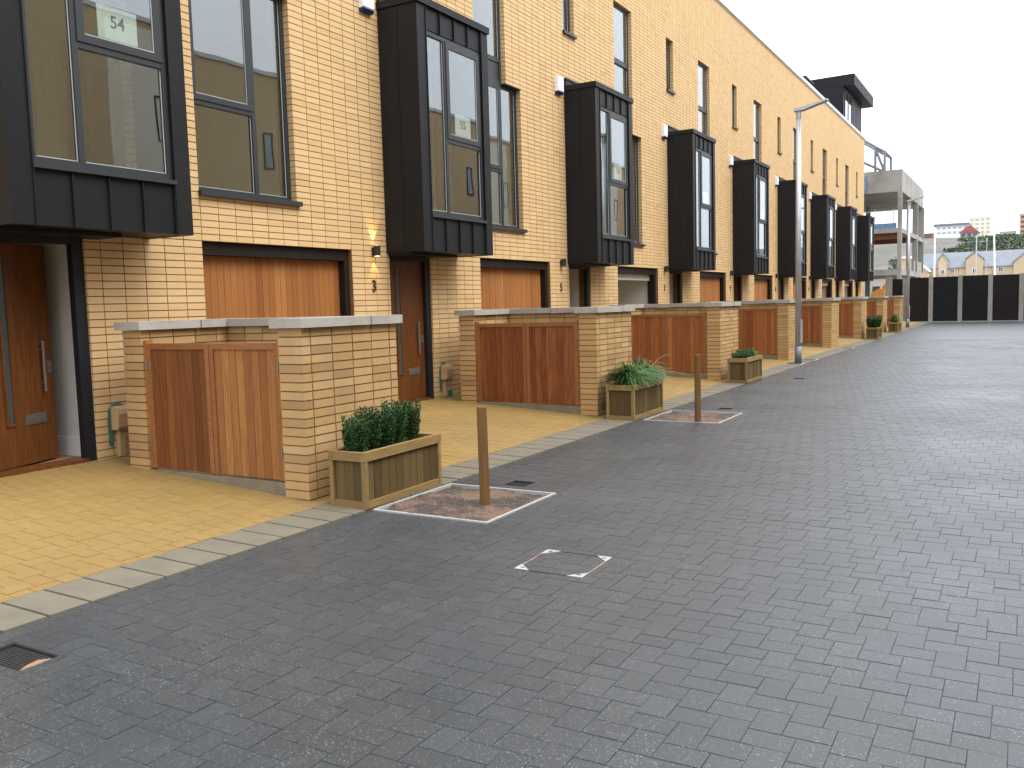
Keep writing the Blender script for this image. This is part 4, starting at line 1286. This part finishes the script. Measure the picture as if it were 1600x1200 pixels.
obj('post', MB().box(0.29, 0.52, -0.06, 0.06, 0, 2.5), M['conc'], sg); obj('post', MB().box(-0.62, -0.27, -0.05, 0.05, 0, 2.6), M['conc'], sg)

# ------------------------------------------------------------------ concrete frame under construction
cf = thing('concrete_frame', 'raw concrete building frame under construction past the terrace end', 'building frame', (-6.64, 60, 0))
obj('roof_slab', MB().box(-7.5, 0, 0, 13.2, 7.92, 8.10).box(-0.18, 0, 0, 13.2, 8.10, 9.26).box(-7.5, -0.18, 0, 0.2, 8.10, 9.26), M['conc'], cf)
for (x, y, w_) in ((-0.24, 0.0, 0.24), (-0.24, 4.8, 0.22), (-0.24, 8.4, 0.35), (-0.3, 12.8, 0.4), (-3.2, 0.1, 0.2), (-3.4, 9, 0.3), (-6.5, 0.1, 0.25)):
    for (z0, z1) in ((0, 2.80), (3.17, 5.42), (5.70, 7.92)):
        obj('column', MB().box(x, x + w_, y, y + 0.3, z0, z1), M['conc'], cf)
obj('floor_slab', MB().box(-7.5, 0, 0, 13.2, 5.42, 5.70), M['conc'], cf)
obj('floor_slab', MB().box(-7.5, 0, 0.02, 13.2, 2.80, 3.17), M['conc'], cf)
M['rust_beam'] = simple('red_oxide_beam', (0.20, 0.07, 0.045), 0.7, var=0.25, scale=3)
obj('steel_beam', MB().box(-7.4, -0.25, 0.4, 0.6, 5.06, 5.41), M['rust_beam'], cf)
obj('steel_beam', MB().box(-7.4, -0.25, 6, 6.2, 5.06, 5.41), M['rust_beam'], cf)
obj('upper_block', MB().box(-0.18, -0.02, 7.5, 13.0, 3.18, 3.9), M['conc'], cf)
M['net'] = simple('blue_debris_net', (0.11, 0.20, 0.34), 0.8, var=0.35, scale=4)
net = thing('debris_net', 'blue debris netting on the edge of the concrete frame', 'netting', (-6.64, 60, 5.70))
obj('sheet', MB().box(-5.5, -0.3, 0.05, 0.08, 0.0, 0.32), M['net'], net)
net2 = thing('debris_net', 'blue sheet hanging above the concrete slab by the brick gable', 'netting', (-9.0, 60.2, 8.10))
obj('sheet', MB().box(-0.6, 0.3, -0.26, -0.23, -0.1, 0.9), M['net'], net2)
gr = thing('guard_rail', 'thin steel guard rail on the open concrete floor', 'railing', (-6.64, 60, 5.70))
for k in range(5): obj('post', MB().tube((-0.5 - k * 1.1, 0.3, 0), (-0.5 - k * 1.1, 0.3, 1.2), 0.025, k=8), M['galv'], gr)
for z in (0.55, 1.1): obj('rail', MB().tube((-5.2, 0.3, z), (-0.4, 0.3, z), 0.02, k=8), M['galv'], gr)
tr_ = thing('steel_truss', 'grey steel frame standing on top of the concrete slab', 'steel frame', (-7.78, 61.0, 9.2))
tb = [((0, 0, 0), (0, 0, 1.35)), ((-0.55, 0, 0), (-0.55, 0, 1.75)), ((-2.2, 0, 0.9), (-2.2, 0, 2.9)), ((0, 0, 1.35), (-2.2, 0, 2.85)), ((0, 0, 0.1), (-2.2, 0, 1.35)), ((0, 3, 0), (0, 3, 1.35)), ((-2.2, 3, 0.9), (-2.2, 3, 2.9)), ((0, 3, 1.35), (-2.2, 3, 2.85)), ((0, 0, 1.35), (0, 3, 1.35)), ((0, 0, 0.1), (-0.55, 0, 1.6)), ((-2.2, 0, 2.85), (-2.2, 3, 2.85)), ((-0.55, 0, 1.7), (-0.55, 3, 1.7))]
for a, c in tb: obj('member', MB().tube(a, c, 0.085, k=6), M['galv_dark'], tr_)
M['orange'] = simple('excavator_orange', (0.50, 0.24, 0.05), 0.6, var=0.12)
ex = thing('excavator', 'orange excavator working behind the last bin store', 'excavator', (-7.42, 57.5, 0.62))
ex.scale = (0.68, 0.68, 0.68)
obj('body', MB().prism([(-0.9, 0.9), (0.2, 0.9), (0.2, 1.9), (-0.3, 2.0), (-0.9, 1.6)], 'y', 0, 1.2), M['orange'], ex)
obj('arm', MB().prism([(0.0, 1.3), (0.25, 1.3), (0.42, 2.25), (0.2, 2.45), (-0.05, 2.1)], 'y', 0.4, 0.7), M['orange'], ex)
obj('track', MB().box(-1.2, 0.5, 0.0, 0.35, 0.0, 0.8).box(-1.2, 0.5, 0.9, 1.25, 0.0, 0.8), M['board_a'], ex)
obj('cab', MB().box(-0.8, -0.2, 0.1, 0.6, 1.7, 2.2), M['dark_glass'], ex)

# ------------------------------------------------------------------ houses across the water, 240 m off
def FXP(px, Y):   # x at a picture column for a plane Y metres away
    d = r2 * ((px - 800) / 1383.0) + fw + u2 * ((600 - 450) / 1383.0)
    return d.x / d.y * Y
def FZP(py, px, Y):
    d = r2 * ((px - 800) / 1383.0) + fw + u2 * ((600 - py) / 1383.0)
    return 1.6 + d.z / d.y * Y
YH = 240.0
M['slate'] = simple('blue_grey_slate', (0.155, 0.172, 0.19), 0.55, var=0.15, scale=0.8)
M['far_brick'] = simple('pale_far_brick', (0.50, 0.385, 0.255), 0.9, var=0.1, scale=0.5)
M['far_white'] = simple('far_white_paint', (0.8, 0.8, 0.8), 0.8, var=0.03, scale=0.3)
M['far_dark'] = simple('far_window', (0.07, 0.08, 0.09), 0.3, var=0.1)
M['far_red'] = simple('far_red_tile', (0.30, 0.105, 0.085), 0.85, var=0.15, scale=0.4)
M['far_cream'] = simple('far_cream_render', (0.78, 0.74, 0.52), 0.85, var=0.04, scale=0.3)
M['far_peach'] = simple('far_orange_brick', (0.58, 0.33, 0.21), 0.9, var=0.1, scale=0.3)
M['far_grey'] = simple('far_grey_wall', (0.42, 0.38, 0.34), 0.9, var=0.25, scale=0.3)
EAVE, RIDGE = FZP(416.5, 1520, YH), FZP(392, 1520, YH)
def window(parent, x0, x1, z0, z1, y):
    f = MB(); 
    f.box(x0 - 0.08, x1 + 0.08, y - 0.06, y, z0 - 0.08, z1 + 0.08)
    f = obj('window', f, M['far_white'], parent)
    n = 2
    for k in range(n):
        a = x0 + (x1 - x0) * k / n; c = x0 + (x1 - x0) * (k + 1) / n
        obj('pane', MB().box(a + 0.05, c - 0.05, y - 0.09, y - 0.055, z0, z1), M['far_dark'], f)
houses_px = [(1440, 1497, 1473, 'slate roofed brick house across the water with a narrow gable, left of its row'), (1497, 1548, 1522, 'slate roofed brick house across the water with a wide gable, between masts'), (1548, 1640, 1606, 'slate roofed brick house across the water behind the brightest mast')]
for a, c, gpx, lab in houses_px:
    xa, xb, gx = FXP(a, YH), FXP(c, YH), FXP(gpx, YH)
    h = thing('far_house', lab, 'house', (xa, YH, 0), group='slate roofed houses across the water')
    Lh = xb - xa
    obj('wall', MB().box(0.02, Lh - 0.02, 0, 8, 0, EAVE), M['far_brick'], h)
    obj('roof', MB().prism([(-0.5, EAVE - 0.1), (8.5, EAVE - 0.1), (4, RIDGE)], 'x', 0.0, Lh), M['slate'], h)
    gw_ = {1473: 1.0, 1522: 1.8}.get(gpx, 3.0)
    g0 = gx - xa
    obj('gable', MB().prism([(g0 - gw_, EAVE - 3.5), (g0 + gw_, EAVE - 3.5), (g0 + gw_, EAVE + 0.6 + (1.2 if gw_ < 2.5 else 0)), (g0, RIDGE - 0.4), (g0 - gw_, EAVE + 0.6 + (1.2 if gw_ < 2.5 else 0))], 'y', -0.7, 3.0), M['far_brick'], h)
    obj('gable_roof', MB().prism([(g0 - gw_ - .15, EAVE + 0.5 + (1.2 if gw_ < 2.5 else 0)), (g0, RIDGE - 0.38), (g0 + gw_ + .15, EAVE + 0.5 + (1.2 if gw_ < 2.5 else 0)), (g0 + gw_ + .15, EAVE + 0.75 + (1.2 if gw_ < 2.5 else 0)), (g0, RIDGE - 0.1), (g0 - gw_ - .15, EAVE + 0.75 + (1.2 if gw_ < 2.5 else 0))], 'y', -0.9, 3.8), M['slate'], h)
    window(h, g0 - 0.38, g0 + 0.38, EAVE - 1.5, EAVE - 0.5, -0.7)
    for k in range(3):
        wx = Lh * (k + 0.5) / 3
        if abs(wx - g0) < gw_ + 0.8: continue
        window(h, wx - 0.45, wx + 0.45, EAVE - 1.35, EAVE - 0.45, 0.0)
hL = thing('far_house', 'brick house across the water with a sloping gable, beside the concrete frame', 'house', (FXP(1425, YH), YH - 6, 0))
obj('wall', MB().prism([(-2, 0), (4.0, 0), (4.0, EAVE - 0.8), (0.2, EAVE + 2.4), (-2, EAVE + 2.4)], 'y', 0, 8), M['far_brick'], hL)
obj('roof', MB().prism([(4.3, EAVE - 1.0), (4.3, EAVE - 0.6), (0.2, EAVE + 2.9), (-2, EAVE + 2.9), (-2, EAVE + 2.42), (0.2, EAVE + 2.42)], 'y', -0.4, 8.4), M['far_white'], hL)

# masts of moored boats
YM = 150.0
def mast(px, top, r, tilt, label, stay=None, white=True):
    x = FXP(px, YM); z = FZP(top, px, YM)
    m_ = thing('mast', label, 'mast', (x, YM, 0), group='masts beyond the hoarding')
    obj('pole', MB().tube((0, 0, 0), (tilt, 0, z), r, r * 0.8, k=10), M['far_white'] if white else M['galv'], m_)
    obj('cap', MB().tube((tilt, 0, z), (tilt, 0, z + 0.35), r * 1.5, r * 1.5, k=10), M['far_white'] if white else M['galv'], m_)
    if stay: obj('stay', MB().tube((0, 0.3, z * stay[1]), (stay[0], 0.3, 2.5), 0.05, k=6), M['galv_dark'], m_)
mast(1459.5, 363, 0.13, 0, 'white mast at the left of those above the hoarding', (3.3, 0.9))
mast(1524.5, 371, 0.11, 0, 'pale grey mast in front of the wide brick gable', None, False)
mast(1540.5, 376, 0.06, 0, 'thinnest grey mast, between the two pale ones', None, False)
mast(1555.5, 360, 0.135, -0.35, 'brightest white mast, at the right above the hoarding', (-0.9, 0.6))

# ------------------------------------------------------------------ hill with buildings, 600 to 900 m off
from mathutils import noise as mn
hl = MB(); nx, ny = 90, 26
def hill_z(x, y):
    u = max(0.0, min(1.0, (y - 430) / 250.0))
    u = u * u * (3 - 2 * u)
    return -1 + u * (39.5 + 2.2 * mn.noise(Vector((x * 0.012, y * 0.01, 0))) + 0.9 * mn.noise(Vector((x * 0.06, y * 0.05, 2))))
for i in range(nx + 1):
    for j in range(ny + 1):
        x = -420 + 840 * i / nx; y = 420 + 500 * j / ny
        hl.v.append((x, y, hill_z(x, y)))
for i in range(nx):
    for j in range(ny):
        k = i * (ny + 1) + j
        hl.f.append((k, k + ny + 1, k + ny + 2, k + 1))
m, t, b = nodes_of('hillside_scrub')
n1 = noise(t, 0.05, 6, 0.7, 'World'); n2 = noise(t, 0.4, 5, 0.7, 'World')
c = ramp(t, n1, [(0.35, (0.085, 0.09, 0.065)), (0.5, (0.12, 0.105, 0.095)), (0.65, (0.17, 0.155, 0.145))])
c = mix(t, maprange(t, n2, 0.4, 0.7, 0, 0.5), c, (0.06, 0.065, 0.045))
t.links.new(c, b.inputs['Base Color']); b.inputs['Roughness'].default_value = 0.95
ho = obj('hill', hl, m, kind='structure'); shade_smooth(ho)

YB = 690.0
def far_block(name, x0p, x1p, top, bot, mat, label, cat, rows, cols, dep=14, roof=None, Y=YB, wmat='far_dark'):
    xa, xb = FXP(x0p, Y), FXP(x1p, Y)
    mid = (x0p + x1p) / 2
    z1, z0 = FZP(top, mid, Y), FZP(bot, mid, Y) - 8
    h = thing(name, label, cat, (xa, Y, z0))
    obj('wall', MB().box(0, xb - xa, 0, dep, 0, z1 - z0), M[mat], h)
    if roof == 'slab':
        obj('roof', MB().box(-1.5, xb - xa + 0.6, -1.2, dep + 1, z1 - z0, z1 - z0 + 1.2), M['slate'], h)
    elif roof == 'hip':
        w_ = xb - xa
        obj('roof', MB().prism([(-0.6, z1 - z0 - .2), (w_ + 0.6, z1 - z0 - .2), (w_ * 0.62, z1 - z0 + 4.2), (w_ * 0.38, z1 - z0 + 4.2)], 'y', -0.8, dep + 0.8), M['far_red'], h)
    else:
        obj('parapet', MB().box(-0.2, xb - xa + 0.2, -0.2, dep + 0.2, z1 - z0, z1 - z0 + 0.5), M[mat], h)
    H_ = z1 - z0 - 8
    for r_ in range(rows):
        for c_ in range(cols):
            wx = (xb - xa) * (c_ + 0.5) / cols; wz = 8 + H_ * (r_ + 0.5) / rows
            obj('window', MB().box(wx - 1.1, wx + 1.1, -0.12, 0.02, wz - 0.8, wz + 0.8), M[wmat], h)
    return h
M['far_pale_win'] = simple('far_hazed_window', (0.42, 0.46, 0.50), 0.3, var=0.1)  # haze fading of the hilltop windows painted into their colour
far_block('hilltop_block', 1461, 1511, 352, 367, 'far_white', 'white flat-roofed building on the far hilltop', 'building', 2, 6, roof='slab', wmat='far_pale_win')
far_block('hilltop_tower', 1512, 1546, 340, 366, 'far_cream', 'pale yellow block on the far hilltop', 'building', 4, 4, roof=None, Y=720, wmat='far_pale_win')
far_block('hilltop_house', 1499, 1527, 363, 371, 'far_grey', 'red hip-roofed house on the far hilltop in front of the pale blocks', 'house', 1, 3, roof='hip', Y=665)
far_block('hilltop_house', 1436, 1456, 366, 373, 'far_red', 'low dark red house on the hilltop right of the concrete frame', 'house', 1, 3, Y=665)
far_block('brick_tower', 1591, 1640, 334, 364, 'far_peach', 'orange brick tower block on the hill at the right edge', 'building', 4, 5, Y=670)
far_block('hilltop_wall', 1560, 1585, 362.5, 372, 'far_grey', 'low ruined grey wall on the hill left of the brick tower', 'building', 1, 4, Y=672)
far_block('hilltop_house', 1376, 1398, 378, 384, 'far_grey', 'grey hillside house seen through the concrete frame', 'house', 1, 3, Y=640)
# wooded slope, too far to tell the trees apart
wd = MB()
for k in range(9000):
    px = random.uniform(1395, 1680)
    y = random.uniform(455, 640)
    lo = 1.0 if px > 1545 else (0.75 if px > 1505 else 0.35)
    x = FXP(px, y)
    if mn.noise(Vector((x * 0.05, y * 0.03, 5))) > (0.35 if px > 1540 else (0.05 if px > 1500 else -0.12)): continue
    if px < 1500 and y > 590: continue
    z = hill_z(x, y)
    H_ = random.uniform(0.8, 2.4) * lo
    for q in range(7):
        p = Vector((x + random.uniform(-2, 2), y + random.uniform(-2, 2), z + random.uniform(0, H_)))
        leaf(wd, p, rand_dir(), rand_dir(), random.uniform(0.8, 1.8), random.uniform(0.4, 0.8))
obj('wooded_slope', wd, M['far_leaf'], label='dark green scrub covering the far slope', cat='woodland', kind='stuff')
